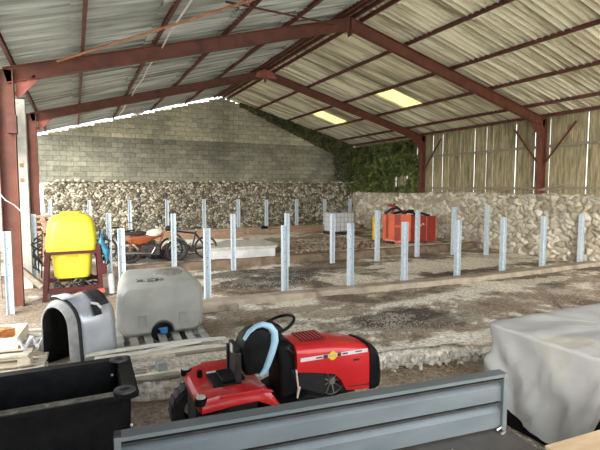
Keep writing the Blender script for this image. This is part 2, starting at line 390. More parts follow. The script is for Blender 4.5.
# ---------------------------------------------------------------- roof sheets
def sheet_mat(name, a, b, c):
    m = mat(name, a, b, 4.2, .85, 0, .15, 30, c3=c, s3=2.6, t3=.53, stretch=(.10, 2.4, .10), detail=3)
    return m
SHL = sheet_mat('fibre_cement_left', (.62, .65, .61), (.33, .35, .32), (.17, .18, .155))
SHR = sheet_mat('fibre_cement_right_lit', (.95, .91, .73), (.52, .48, .34), (.30, .27, .18))  # same sheeting as the left slope, painted paler and creamier as if lit
SKYL = mat('yellow_translucent_sheet', (.86, .78, .34), (.80, .71, .28), 4, .5, trans=.6)
PURL = [.33, 1.75, 3.33, 4.95, 6.38]
PUR = [.35, 1.85, 3.55, 5.15, 6.75]           # purlin distance from the ridge
def sheet(bm, side, d0, d1, y0, y1, lift=0.0):
    n = max(2, int((y1-y0)/.0222)); A = []; B = []
    for i in range(n+1):
        y = y0+(y1-y0)*i/n; w = .046*math.sin(2*PI*y/.177)
        for lst, d, e in ((A, d0, .012), (B, d1, -.018)):
            x = RX+side*d; z = 6.95-.275*d+w+e+lift
            lst.append(bm.verts.new((x, y, z)))
    for i in range(n): bm.faces.new((A[i], A[i+1], B[i+1], B[i]))
Y0R = -1.5  # roof carried on unseen behind the camera to shade the foreground
def slope(side, name, m, sky):
    bm = NB()
    rows = [0.0]+[p+.1 for p in (PUR if side > 0 else PURL)]+[8.0]
    for r in range(len(rows)-1):
        y = Y0R-(.55 if r % 2 else 0); k = r
        while y < YB+.35:
            y2 = min(y+1.062, YB+.35)
            skip = any(r == s[0] and not (y2 <= s[1]+.01 or y >= s[2]-.01) for s in sky)
            if not skip: sheet(bm, side, rows[r]-.02, rows[r+1]+.10, y-.01, y2+.03, .030*(k % 2)-.01); k += 1
            y += 1.062
    o = struct(build(name, bm, m, smooth=True))
    return o
rowsR = [0.0]+[p+.1 for p in PUR]+[8.0]
SK = [(3, 13.95, 14.85), (3, 19.25, 20.15)]
cl = slope(-1, 'ceiling', SHL, [])
# find exact sheet slots for the skylights
def slots(r, a, b):
    y = Y0R-(.55 if r % 2 else 0); lo = hi = None
    while y < YB+.35:
        if not (y+1.062 <= a+.01 or y >= b-.01):
            lo = y if lo is None else lo; hi = y+1.062
        y += 1.062
    return lo, hi
cr = slope(1, 'ceiling_right', SHR, SK)
for i, (r, a, b) in enumerate(SK):
    lo, hi = slots(r, a, b); bm = NB(); sheet(bm, 1, rowsR[r]-.02, rowsR[r+1]+.1, lo, hi+.03, .01)
    struct(build('window_%d' % (i+1), bm, SKYL, smooth=True))
for side, par in ((-1, cl), (1, cr)):
    for d in [.12]+(PUR if side > 0 else PURL)+[7.62]:
        bm = NB(); x = RX+side*d; z = 6.95-.275*d-.11
        ibeam(bm, (x, Y0R, z+.015), (x, YB, z+.015), .06, .10, .012)
        build('purlin', bm, RUSTD, par)
bm = NB()      # ridge capping
loft(bm, [[(RX-.35, y, 6.9+.03), (RX, y, 7.02), (RX+.35, y, 6.93), (RX+.35, y, 6.95), (RX, y, 7.05), (RX-.35, y, 6.95)] for y in (Y0R, YB+.3)])
build('ridge_capping', bm, SHL, cl)

# ---------------------------------------------------------------- portal frames
def portal(Y, label, feet_right, h=.26):
    root = empty('steel_portal_frame', (XL, Y, 0)); tag(root, label, 'roof frame')
    def P(x, z): return V((x-XL, 0, z))
    def add(n, a, b, w, hh, t=.02, m=RUST, up=V((0, 0, 1))):
        bm = NB(); ibeam(bm, a, b, w, hh, t, up); return build(n, bm, m, root)
    rz = lambda x: roofz(x)-.18-h/2
    xl, xr = XL+.02, XR-.03
    add('rafter', P(xl-.05, rz(xl)), P(RX, rz(RX)), .15, h); add('rafter', P(RX, rz(RX)), P(xr+.05, rz(xr)), .15, h)
    add('column', P(xl-.06, -.1), P(xl-.06, rz(xl)+.12), .26, .30, .02, RUST, V((1, 0, 0)))
    add('column', P(xr-.05, feet_right), P(xr-.05, rz(xr)+.12), .17, .24, .02, RUST, V((1, 0, 0)))
    for s, x, L in ((1, xl+.12, .36), (-1, xr-.15, .5)):       # gusset haunches
        bm = NB(); z = rz(x)-h/2+.02
        poly = [(x-XL, z+.02), (x-XL+s*L, z+.02+.275*L), (x-XL, z-L*.75)]
        prism(bm, poly, -.015, .015, 'y'); bar(bm, V((poly[1][0], 0, poly[1][1])), V((poly[2][0], 0, poly[2][1])), .12, .02, V((0, 1, 0)))
        build('haunch_plate', bm, PINK if s > 0 else RUST, root)  # left plate coloured pink as if sunlit, right plate keeps the frame colour
    bm = NB(); z = rz(RX)-h/2
    pl = [(RX-XL+.42*math.cos(a), z-.02+.30*math.sin(a)) for a in [PI*k/10 for k in range(11)]] if Y > 12 else [(RX-XL-.14, z+.3), (RX-XL-.14, z-.08), (RX-XL+.14, z-.08), (RX-XL+.14, z+.3)]
    prism(bm, pl, -.09 if Y > 12 else -.02, -.075 if Y > 12 else .02, 'y'); build('apex_plate', bm, PINK if Y > 12 else RUST, root)  # far apex plate has the sunlight painted into its pink
    bm = NB(); box(bm, (RX-XL-.01, -.1, z-.16), (RX-XL+.01, .1, z+.3)); build('apex_stiffener', bm, RUST, root)
    for s in (-1, 1):
        bm = NB(); bar(bm, (xr-.05-XL, s*.1, 3.15), (xr-.02-XL, s*1.15, 4.45), .05, .05); build('eave_brace', bm, RUSTD, root)
    if Y < 12:
        bm = NB(); box(bm, (-.02, -.2, 3.4), (.14, .05, 3.75)); 
        build('cleat', bm, RUSTD, root)
    return root
portal(10.7, 'nearer red oxide steel portal frame, its thick left column at the picture edge', 2.15, .30)
portal(16.7, 'farther red oxide steel portal frame with a sunlit pink semicircular plate at its apex', 2.15, .28)

# bracing and fittings in the roof
bm = NB(); tube(bm, [(-.22, 10.50, 4.83), (2.65, 8.39, 5.62), (4.4, 7.0, 6.07)], .025); tag(build('tie_rod', bm, TIERD), 'thin orange-brown diagonal tie rod under the grey left roof slope', 'tie rod')
bm = NB(); tube(bm, [(2.55, 8.30, 5.66), (6.1, 10.6, 6.5)], .022); tag(build('tie_rod', bm, RUSTD), 'thin dark tie rod slanting down to the apex of the nearer frame', 'tie rod')
for k, (x, d) in enumerate(((1.72, .05),)):
    pts = []
    for i in range(24):
        y = 7.2+i*.62; pts.append((x+.10+.015*math.sin(i*1.3), y, roofz(x)-.19+.008*math.sin(i*.9)))
    bm = NB(); tube(bm, pts, .02, 6); tag(build('electrical_conduit', bm, COND), 'pale conduit running along a purlin of the left roof slope', 'conduit')
def lamp_fixture():
    r = empty('fluorescent_tube_light', (2.5, 20.4, 5.42), rot=(0, -.28, .9)); tag(r, 'small white strip light hung under the left roof slope near the back wall', 'light')
    bm = NB(); box(bm, (-.35, -.06, 0), (.35, .06, .06)); build('housing', bm, WHITE, r)
    bm = NB(); tube(bm, [(-.33, 0, -.02), (.33, 0, -.02)], .018); build('tube', bm, WHITE, r)
    for s in (-.25, .25):
        bm = NB(); tube(bm, [(s, 0, .05), (s, 0, .24)], .006, 6); build('hanger', bm, STEELD, r)
lamp_fixture()

# ---------------------------------------------------------------- left side: pale concrete post
bm = NB(); M = Matrix.Translation((-1.06, 12.5, 0))
box(bm, (-.11, -.11, 0), (.11, .11, 4.35), M)
pp = build('concrete_post', bm, CONCP, bevel=.012)
tag(pp, 'tall pale concrete post with two square notches between the two left steel columns', 'post')
for z in (2.82, 2.48):
    bm = NB(); box(bm, (-.05-1.06, 12.5-.118, z), (.03-1.06, 12.5-.10, z+.09)); build('notch', bm, mat('notch_brown', (.30, .20, .10)), pp)
# timber infill outside the left side
bm = NB()
for i in range(4):
    z = 3.3+i*.3; bar(bm, (-1.45, 11.5, z), (-1.45, 15.9, z+.03), .04, .24)
fe = build('side_boarding', bm, mat('greenish_boards', (.40, .38, .20), (.30, .28, .15), 3, .9, stretch=(1, 1, 4))); tag(fe, 'greenish weathered boards high on the open left side between the columns', 'boards')
for y in (11.6, 13.9, 15.9):
    bm = NB(); box(bm, (-1.58, y-.05, -.28), (-1.47, y+.05, 4.4)); build('post', bm, WOODG, fe)

bm = NB(); box(bm, (XL-.35, -1.5, -.25), (XL-.15, 5.9, 4.7)); struct(build('light_blocker_left', bm, BLOCK))  # unseen wall, added to keep side light off the foreground
# ---------------------------------------------------------------- kerbs
def kerb(name, pts, w, h0, h1, m, label, seed=0):
    bm = NB(); secs = []
    for i in range(len(pts)-1):
        a, b = V(pts[i]), V(pts[i+1]); n = max(2, int((b-a).length/.12))
        for k in range(n+(i == len(pts)-2)):
            p = a.lerp(b, k/n); d = (b-a).normalized(); q = V((-d.y, d.x, 0))
            j = .012*fb(p.x, p.y, 3, seed); j2 = .015*fb(p.x, p.y, 6, seed+4)
            zz = p.z
            secs.append([p+q*(-w/2+j2)+V((0, 0, h0-zz)), p+q*(-w/2+.01+j2)+V((0, 0, h1-.03+j-zz)), p+q*(-w/2+.035+j2)+V((0, 0, h1+j-zz)), p+q*(w/2)+V((0, 0, h1+j-zz)), p+q*(w/2)+V((0, 0, h0-zz))])
    loft(bm, secs); o = build(name, bm, m, smooth=True); tag(o, label, 'kerb'); return o
KA = mat('kerb_a_concrete', (.44, .37, .28), (.34, .28, .21), 4, .9, 0, .6, 30, c3=(.24, .19, .14), s3=2.2, t3=.56)
KB = mat('kerb_b_concrete', (.27, .19, .13), (.19, .135, .09), 4, .9, 0, .6, 30, c3=(.12, .09, .065), s3=2.2, t3=.52)
kerb('concrete_kerb', [(1.95, 9.02, 0), (5.2, 8.85, 0), (9, 8.62, 0), (14.25, 8.72, 0)], .34, -.03, .12, KA, 'long tan concrete kerb in front of the nearest row of galvanised posts', 1)
kerb('concrete_kerb', [(-1.0, 13.35, 0), (3.5, 13.3, 0), (9, 13.25, 0), (14.2, 13.35, 0)], .3, -.03, .23, KB, 'dark brown concrete kerb behind the middle row of galvanised posts', 2)
kerb('concrete_kerb', [(2.3, 21.5, .2), (13.9, 21.5, .2)], .35, .15, .42, mat('kerb_c', (.40, .29, .20), (.30, .22, .155), 4, .9, 0, .4), 'orange-brown kerb at the foot of the back rubble wall', 3)
for i, (x, y, l) in enumerate(((2.05, 8.86, .75),)):
    bm = NB(); box(bm, (x-.1, y-.36, 0), (x+l, y-.2, .10)); tag(build('concrete_block', bm, KA, bevel=.015), 'short loose kerb block on the ground in front of the third front post', 'block')

# ---------------------------------------------------------------- galvanised posts
def post_mesh(h, w=.105):
    bm = NB(); f = .009; t = .012
    pr = [(-w/2, -w/2), (-w/2+t, -w/2), (-w/2+t, -t/2), (w/2-t, -t/2), (w/2-t, -w/2), (w/2, -w/2), (w/2, w/2), (w/2-t, w/2), (w/2-t, t/2), (-w/2+t, t/2), (-w/2+t, w/2), (-w/2, w/2)]
    loft(bm, [[V((u, v, z)) for u, v in pr] for z in (-.08, h)])
    me = bpy.data.meshes.new('galvanised_post'); bmesh.ops.recalc_face_normals(bm, faces=bm.faces); bm.to_mesh(me); bm.free(); me.materials.append(GALV); return me
hole_bm = NB()
for z in (0,):
    bmesh.ops.create_circle(hole_bm, cap_ends=True, radius=.011, segments=10, matrix=Matrix.Translation((-.0, -.0075, z)) @ Matrix.Rotation(PI/2, 4, 'X'))
hole_me = bpy.data.meshes.new('bolt_holes'); hole_bm.to_mesh(hole_me); hole_bm.free(); hole_me.materials.append(HOLE)
ORD = ['first', 'second', 'third', 'fourth', 'fifth', 'sixth', 'seventh', 'eighth', 'ninth', 'tenth']
def post(x, y, z, h, label, group, rz=0, holes=False, w=.105):
    r = empty('galvanised_post', (x, y, z), rz); tag(r, label, 'post', group)
    o = bpy.data.objects.new('post_profile', post_mesh(h, w)); C.objects.link(o); o.parent = r
    if holes:
        for z in (.75, .95, 1.25): q = bpy.data.objects.new('bolt_hole', hole_me); C.objects.link(q); q.parent = r; q.location = (0, 0, z)
    return r
EXA = ['beside the steel column', 'behind the grey tank', 'right of the grey tank', 'above the tractor', 'before the caged tank', 'before the orange machine',
       'right of the machine', 'before the side wall', 'before the side wall', 'the last one']
for i, (x, y, tz) in enumerate([(-1.15, 10.05, 1.55), (.77, 9.45, 1.58), (2.4, 9.34, 1.53), (4.13, 9.32, 1.53), (5.77, 9.22, 1.53), (7.19, 9.02, 1.53), (8.86, 8.97, 1.53), (10.59, 9.04, 1.54), (12.3, 9.09, 1.53), (14.05, 9.1, 1.55)]):
    post(x, y, -.02, tz+.02, '%s galvanised post from the left in the front row, %s' % (ORD[i], EXA[i]), 'galvanised posts of the front row', random.uniform(-.05, .05), True, .125 if i < 4 else .12)
for i, (x, y, tz) in enumerate([(-.92, 12.9, 1.72), (.76, 12.9, 1.70), (2.38, 12.8, 1.66), (4.0, 12.62, 1.62), (5.66, 12.6, 1.60), (7.22, 12.6, 1.55), (8.71, 12.31, 1.64), (10.45, 12.44, 1.6), (11.98, 12.34, 1.68), (12.95, 11.76, 1.74)]):
    post(x, y, -.02, tz+.02, '%s galvanised post from the left in the middle row before the dark kerb' % ORD[i], 'galvanised posts of the middle row', random.uniform(-.05, .05), True, .12)
for i, (x, tz) in enumerate([(-.95, 1.85), (.55, 1.83), (2.2, 1.81), (3.83, 1.79), (5.57, 1.82), (7.29, 1.8), (8.78, 1.76), (10.49, 1.77), (12.17, 1.75), (13.77, 1.74)]):
    post(x, 22.1, .25, tz-.25, '%s galvanised post from the left in the far row against the back rubble wall' % ORD[i], 'galvanised posts along the back wall', 0, False, .14)

# ---------------------------------------------------------------- pallets
def pallet_proto(L=1.2, W=.8, m=WOODG, nb=5, gap=None):
    r = empty('wooden_pallet'); bw = .11 if nb > 5 else .13
    for k in range(nb):
        y = -W/2+bw/2+(W-bw)*k/(nb-1); bm = NB(); box(bm, (-L/2, y-bw/2, .122), (L/2, y+bw/2, .144)); build('deck_board', bm, m, r, bevel=.003)
    for sx in (-1, 0, 1):
        x = sx*(L/2-.05); bm = NB(); box(bm, (x-.05, -W/2, .1), (x+.05, W/2, .122)); build('cross_board', bm, m, r)
        for sy in (-1, 0, 1):
            y = sy*(W/2-.07); bm = NB(); box(bm, (x-.07 if sx else x-.07, y-.07, .022), (x+.07, y+.07, .1)); build('block', bm, m, r, bevel=.004)
    for sy in (-1, 0, 1):
        y = sy*(W/2-.07); bm = NB(); box(bm, (-L/2, y-.05, 0), (L/2, y+.05, .022)); build('skid', bm, m, r)
    return r
# left pile of two pallets
p0 = pallet_proto(1.15, 1.2, mat('light_weathered_wood', (.78, .69, .55), (.48, .42, .33), 4, .85, 0, .4, 40, stretch=(1, 7, 7)), 5); p0.location = (-1.08, 7.1, .172); p0.rotation_euler.z = -.12
tag(p0, 'upper grey weathered pallet left of the silver mudguard, holding the cream box', 'pallet', 'pallets at the left')
p1 = copy_tree(p0); p1.location = (-.98, 6.62, .026); p1.rotation_euler.z = -.06; p1['label'] = 'lower weathered pallet on the ground under the upper grey pallet at the left'
# pallet under the grey tank
p2 = pallet_proto(1.35, 1.3, mat('grey_blue_wood', (.46, .46, .44), (.30, .285, .25), 5, .85, 0, .4, 40, c3=(.40, .46, .52), s3=3, t3=.6), 7)
p2.location = (1.12, 7.36, .004); p2.rotation_euler.z = PI/2-.05
tag(p2, 'worn wooden pallet under the grey water tank', 'pallet')
# far stack of pallets behind the yellow sprayer
pf = pallet_proto(1.15, .9, mat('reddish_pallet_wood', (.48, .30, .20), (.36, .22, .14), 5, .85), 6)
names = ['bottom', 'second from the bottom', 'third from the bottom', 'fourth from the bottom', 'fifth from the bottom', 'sixth from the bottom', 'seventh from the bottom', 'eighth from the bottom', 'top']
for i in range(9):
    o = pf if i == 0 else copy_tree(pf)
    o.location = (-.85+random.uniform(-.04, .04), 15.6+random.uniform(-.04, .04), .21+.147*i); o.rotation_euler.z = random.uniform(-.05, .05)
    tag(o, 'reddish wooden pallet, %s of the tall stack behind the yellow sprayer' % names[i], 'pallet', 'stacked pallets behind the sprayer')

# cream box with rope on the left pallet
r = empty('wooden_box', (-1.06, 7.1, .32), -.1); tag(r, 'shallow cream wooden box on the left pallets with a coil of orange rope in it', 'box')
bm = NB(); box(bm, (-.36, -.32, 0), (.36, .32, .015)); build('bottom', bm, WOODC, r)
for n, lo, hi in (('side', (-.36, -.34, 0), (.36, -.32, .15)), ('side', (-.36, .32, 0), (.36, .34, .15)), ('end', (-.38, -.34, 0), (-.36, .34, .15)), ('end', (.36, -.34, 0), (.38, .34, .15))):
    bm = NB(); box(bm, lo, hi); build(n, bm, WOODC, r, bevel=.003)
bm = NB(); pts = []
for i in range(90):
    a = i*.35; pts.append((-1.06+(.17+.05*math.sin(i*.7))*math.cos(a)*1.4, 7.1+(.15+.04*math.cos(i*.5))*math.sin(a), .38+.0013*i+.01*math.sin(i)))
tube(bm, pts, .014, 6); tag(build('rope_coil', bm, ROPE), 'coil of orange-brown rope lying in the cream box at the left', 'rope')
bm = NB()
for dx, dy, a in ((0, 0, .3), (.07, .04, -.4)):
    n = 6; G = [[bm.verts.new((-.62+dx+(i/n-.5)*.2, 6.75+dy+(j/n-.5)*.14+a*(i/n-.5)*.2, .37+.06*math.sin(i*1.4+a*4)+.03*math.cos(j*1.7))) for i in range(n+1)] for j in range(n+1)]
    for j in range(n):
        for i in range(n): bm.faces.new((G[j][i], G[j][i+1], G[j+1][i+1], G[j+1][i]))
o = build('crumpled_paper', bm, PAPER); md = o.modifiers.new('s', 'SOLIDIFY'); md.thickness = .004; tag(o, 'crumpled whitish paper at the corner of the left pallets by the cream box', 'paper')
# whitish block on the pallet front
bm = NB(); box(bm, (-.1, -.09, 0), (.1, .09, .08), Matrix.Translation((-.25, 6.05, -.0))); 
tag(build('cement_block', bm, CONCP, bevel=.01), 'small pale concrete block on the ground before the left pallets', 'block')

# ---------------------------------------------------------------- silver mudguard
def mudguard():
    u = V((.60, -.80, 0)).normalized(); a = V((.80, .60, 0)).normalized(); c = V((-.27, 6.74, 0))
    R0, zc = .30, .545
    r = empty('mudguard', c+V((0, 0, .0))); tag(r, 'silver moulded mudguard arch standing on the ground behind the black tub', 'mudguard')
    def arcpts(rad, leg=.55, n=18):
        out = [(-rad, zc-leg), (-rad, zc-leg/2)]
        out += [(-rad*math.cos(PI*k/n), zc+rad*1.0*math.sin(PI*k/n)) for k in range(n+1)]
        out += [(rad*1.06, zc-leg/2), (rad*1.1, zc-leg)]
        return out
    def band(rad0, rad1, t0, t1, name, m, steps=8, thick=.012, bulge=0):
        bm = NB(); secs = []
        for s in range(steps+1):
            t = t0+(t1-t0)*s/steps; f = s/steps; rad = rad0+(rad1-rad0)*f+bulge*math.sin(PI*f)
            secs.append([u*x+a*t+V((0, 0, z)) for x, z in arcpts(rad)])
        loft(bm, secs, caps=False, closed=False)
        o = build(name, bm, m, r, smooth=True); md = o.modifiers.new('s', 'SOLIDIFY'); md.thickness = thick; md.offset = -1
        return o
    band(.33, .36, .10, .60, 'arch_shell', SILV, bulge=.02)
    band(.27, .345, -.04, .05, 'rim_flange', SILVD, thick=.02)
    band(.345, .35, .05, .10, 'rubber_trim', BLACKR, 2, .02)
    band(.345, .31, .60, .66, 'rear_lip', SILVD, 3)
    band(.265, .265, -.02, .55, 'inner_liner', BLACKP, 3)
    def patch(n0, n1, t0, t1, off, name, m):
        bm = NB(); secs = []
        for s in range(5):
            t = t0+(t1-t0)*s/4; row = []
            for k in range(7):
                ang = n0+(n1-n0)*k/6; rad = .365+off
                row.append(u*(-rad*math.cos(ang))+a*t+V((0, 0, zc+rad*1.05*math.sin(ang))))
            secs.append(row)
        loft(bm, secs, caps=False, closed=False); o = build(name, bm, m, r, smooth=True); md = o.modifiers.new('s', 'SOLIDIFY'); md.thickness = .012; md.offset = 1
    patch(1.35, 1.95, .0, .18, .01, 'sticker', PAPER)
    patch(1.75, 2.55, .34, .56, .015, 'lamp_bracket', BLACKR)
    patch(2.45, 2.85, .28, .40, .02, 'lamp_socket', HOLE)
    bm = NB(); tube(bm, [u*.30+a*.3+V((0, 0, zc+.28)), u*.34+a*.36+V((0, 0, zc+.26)), u*.36+a*.4+V((0, 0, zc+.2))], .018, 8); build('cable_stub', bm, WHITE, r)
mudguard()

# ---------------------------------------------------------------- yellow sprayer
def sprayer():
    cx, cy = -.09, 11.2
    r = empty('crop_sprayer', (cx, cy, 0)); tag(r, 'tractor sprayer with a big yellow tank in a dark red frame', 'sprayer')
    def body(rows, name, m=YEL, n=6):
        bm = NB(); loft(bm, [[V((x, y, z)) for x, y in rr(w, d, rad, n)] for z, w, d, rad in rows]); return build(name, bm, m, r, smooth=True)
    body([(.42, .60, .45, .1), (.44, .66, .52, .12), (.5, .72, .56, .14), (.75, .76, .6, .15), (.98, .80, .62, .15)], 'lower_tank')
    body([(.97, .86, .68, .14), (1.02, .98, .76, .15), (1.10, 1.0, .78, .16), (1.4, .96, .76, .18), (1.6, .90, .72, .2), (1.70, .84, .66, .22), (1.76, .72, .56, .22), (1.79, .58, .46, .2)], 'upper_tank')
    body([(1.78, .44, .36, .15), (1.82, .44, .36, .15), (1.845, .40, .32, .15)], 'lid')
    bm = NB(); box(bm, (-.12, -.312, .86), (.12, -.29, .93)); build('grip_recess', bm, mat('yellow_recess', (.72, .55, .03)), r, bevel=.01)
    bm = NB(); bar(bm, (-.5, -.41, 1.0), (.5, -.41, 1.0), .05, .06); bar(bm, (-.5, .41, 1.0), (.5, .41, 1.0), .05, .06); bar(bm, (-.5, -.41, 1.0), (-.5, .41, 1.0), .05, .06); bar(bm, (.5, -.41, 1.0), (.5, .41, 1.0), .05, .06)
    build('tank_band', bm, REDD, r)
    for sx in (-1, 1):
        for sy in (-1, 1):
            bm = NB(); bar(bm, (sx*(.5 if sx > 0 else .47), sy*.4, 1.0+(.15 if sx > 0 else 0)), (sx*.54, sy*.42, 0), .085, .085); build('frame_leg', bm, REDD, r)
        bm = NB(); bar(bm, (sx*.53, -.42, .2), (sx*.53, .42, .2), .07, .07); build('frame_rail', bm, REDD, r)
    for y, z in ((-.4, .22), (.4, .3)):
        bm = NB(); bar(bm, (-.52, y, z), (.52, y, z), .07, .09); build('cross_member', bm, REDD, r)
    bm = NB(); bar(bm, (.05, -.52, .12), (.6, -.46, .16), .05, .09); build('drawbar', bm, mat('faded_red', (.5, .12, .10), (.4, .1, .08)), r)
    bm = NB()
    for i in range(60):
        p = V((random.uniform(-.42, .42), random.uniform(-.42, .3), random.uniform(.14, .40)))
        q = p+V((random.uniform(-.2, .2), random.uniform(-.1, .1), random.uniform(-.1, .1)))
        tube(bm, [p, (p+q)/2+V((0, 0, .05)), q], random.uniform(.012, .03), 6)
    build('pump_and_hoses', bm, STEELD, r)
    for sx in (-1, 1):
        bm = NB()
        for i in range(3):
            x = sx*(.60+.05*i); bar(bm, (x, -.1+.07*i, .45+.1*i), (x+sx*.05*(i-1), -.1+.07*i, 1.45-.12*i), .024, .024)
        bar(bm, (sx*.56, -.05, .7), (sx*.76, .1, 1.0), .04, .02); bar(bm, (sx*.56, -.05, 1.25), (sx*.78, .1, 1.15), .05, .03)
        build('spray_boom', bm, BLACKM, r)
        for k in range(3):
            bm = NB(); z = .75+.22*k; tube(bm, [(sx*.55, -.3, z+.2), (sx*.68, -.36, z+.12), (sx*.72, -.36, z-.02), (sx*.62, -.3, z-.1)], .02, 7); build('hose', bm, BLACKR if (k != 1 or sx < 0) else BLUE, r)
    bm = NB(); pts = [V((.60, -.34, 1.42)), V((.56, -.36, 1.2)), V((.66, -.37, .98)), V((.68, -.36, .78))]
    tube(bm, pts, [.03, .06, .075, .03], 8); build('blue_tube_bundle', bm, mat('petrol_blue', (.02, .12, .20), (.03, .20, .32), 12, .5), r)
    bm = NB(); box(bm, (.48, -.46, .5), (.66, -.36, .72)); build('red_bracket', bm, REDD, r, bevel=.01)
    bm = NB(); tube(bm, [(.76, -.3, .05), (.74, -.32, .5)], .07, 10); build('white_canister', bm, mat('pale_can', (.55, .58, .6), rough=.5), r)
sprayer()
# leaning timber left of the sprayer
bm = NB(); bar(bm, (-1.35, 12.2, 0.7), (-.72, 11.9, .12), .1, .12); tag(build('timber_beam', bm, WOODG), 'mossy timber slanting to the ground left of the yellow sprayer', 'beam')

# ---------------------------------------------------------------- grey water tank
def water_tank():
    r = empty('water_tank', (1.12, 7.04, .150), -.03); tag(r, 'large rounded grey plastic water tank on a pallet', 'tank')
    W, Hh = 1.24, .80
    def sec(y, k, dz):
        w = W-2*k; h = Hh-2*k; cz = Hh/2+dz; pts = rr(w, h, .17-k*.5, 6, 0, cz)
        tp = max(0, (y-.1))*.22
        pts = [(x*(1-tp*max(0, (z-cz)/h+.3)), z+(tp*.25 if z > cz else 0)) for x, z in pts]
        out = []
        # insert the arch cut in the bottom edge (between third and fourth corner)
        n = 7
        out += pts[:3*n]; bz = cz-h/2
        for q in range(9):
            a = PI*q/8; out.append((-.17*math.cos(a), bz+.17*math.sin(a)))
        out += pts[3*n:]
        return [V((x, y, z)) for x, z in out]
    bm = NB(); loft(bm, [sec(-.02, .07, 0), sec(.02, .03, 0), sec(.09, 0, 0), sec(.35, -.01, .0), sec(.7, -.01, .02), sec(.95, .01, .03), sec(1.0, .06, .03)])
    build('tank_body', bm, GREYT, r, smooth=True)
    for sx in (-.28, .30):
        bm = NB(); 
        for lo, hi in (((sx-.055, -.035, .16), (sx-.045, -.01, .33)), ((sx+.045, -.035, .16), (sx+.055, -.01, .33)), ((sx-.055, -.035, .32), (sx+.055, -.01, .33))): box(bm, lo, hi)
        build('moulded_rib', bm, GREYT, r)
    bm = NB(); lathe(bm, [(0, .05), (.2, .05), (.22, .035), (.25, .03), (.27, 0), (.27, -.03)], (.16, .62, Hh+.02), 'z', 28); build('lid', bm, mat('dirty_lid', (.25, .24, .21), (.16, .15, .13), 12, .7), r, smooth=True)
    bm = NB(); lathe(bm, [(.0, -.03), (.05, -.03), (.05, .3), (0, .3)], (.02, -.0, .07), 'y', 16); build('outlet_valve', bm, BLACKM, r, smooth=True)
    bm = NB(); box(bm, (-.09, -.05, .085), (.03, -.025, .115), Matrix.Rotation(.2, 4, 'Y')); box(bm, (-.04, -.06, .04), (.06, -.04, .13)); build('valve_handle', bm, BLUE, r, bevel=.006)
    bm = NB(); lathe(bm, [(0, .02), (.16, .02), (.16, .03), (0, .03)], (.0, .12, .02), 'y', 20); 
    build('outlet_recess', bm, HOLE, r)
    bm = NB()
    for i in range(60):
        p = V((random.uniform(-.35, .0), random.uniform(.1, .45), Hh+.012)); q = p+V((random.uniform(-.07, .07), random.uniform(-.07, .07), 0.004)); tube(bm, [p, q], .006, 4)
    o = build('straw_litter', bm, mat('dark_litter', (.08, .065, .05)), r)
water_tank()

# pale planks lying before the tank
def plank(p, q, w, t, m, label, bend=.0):
    p = V(p); q = V(q); bm = NB(); n = 10; d = q-p; s = V((-d.y, d.x, 0)).normalized(); secs = []
    for k in range(n+1):
        f = k/n; c = p.lerp(q, f)+V((0, 0, bend*math.sin(PI*f)))
        secs.append([c+s*w/2, c-s*w/2, c-s*w/2+V((0, 0, t)), c+s*w/2+V((0, 0, t))])
    loft(bm, secs); o = build('wooden_plank', bm, m); tag(o, label, 'plank', 'pale planks before the grey tank'); return o
plank((.15, 6.28, .17), (1.75, 6.05, .175), .20, .025, WOODP, 'wide pale sawn plank on the pallet, middle of the planks before the grey tank', .01)
plank((.05, 6.52, .17), (1.9, 6.42, .17), .09, .022, CREAM, 'narrow cream batten nearest the grey tank', .02)
plank((.2, 6.10, .205), (1.5, 6.26, .220), .045, .025, CREAM, 'thin white batten lying across the wide pale plank', .015)
plank((.3, 5.93, .0), (1.55, 5.80, .02), .13, .03, WOODP, 'pale plank lying on the broken concrete edge behind the lawn tractor')
plank((.25, 5.78, .03), (1.1, 5.72, .03), .12, .03, WOODG, 'grey weathered plank on the ground nearest the black tub')
plank((1.1, 5.98, .19), (1.95, 5.92, .19), .09, .022, WOODG, 'dark grey board poking out from under the pale planks on the right')
bm = NB(); box(bm, (-.06, -.07, 0), (.06, .07, .11), Matrix.Translation((.92, 5.98, .03)) @ Matrix.Rotation(.15, 4, 'Z')); o = tag(build('wooden_block', bm, mat('blue_grey_block', (.38, .42, .47), (.30, .30, .28), 6, .8), bevel=.006), 'bluish-grey wooden block standing in front of the pale planks', 'block')
bm = NB(); box(bm, (-.12, -.05, 0), (.12, .05, .06), Matrix.Translation((.62, 6.0, .0)) @ Matrix.Rotation(-.2, 4, 'Z')); tag(build('concrete_block', bm, CONC, bevel=.012), 'broken grey concrete lump between the black tub and the planks', 'block')

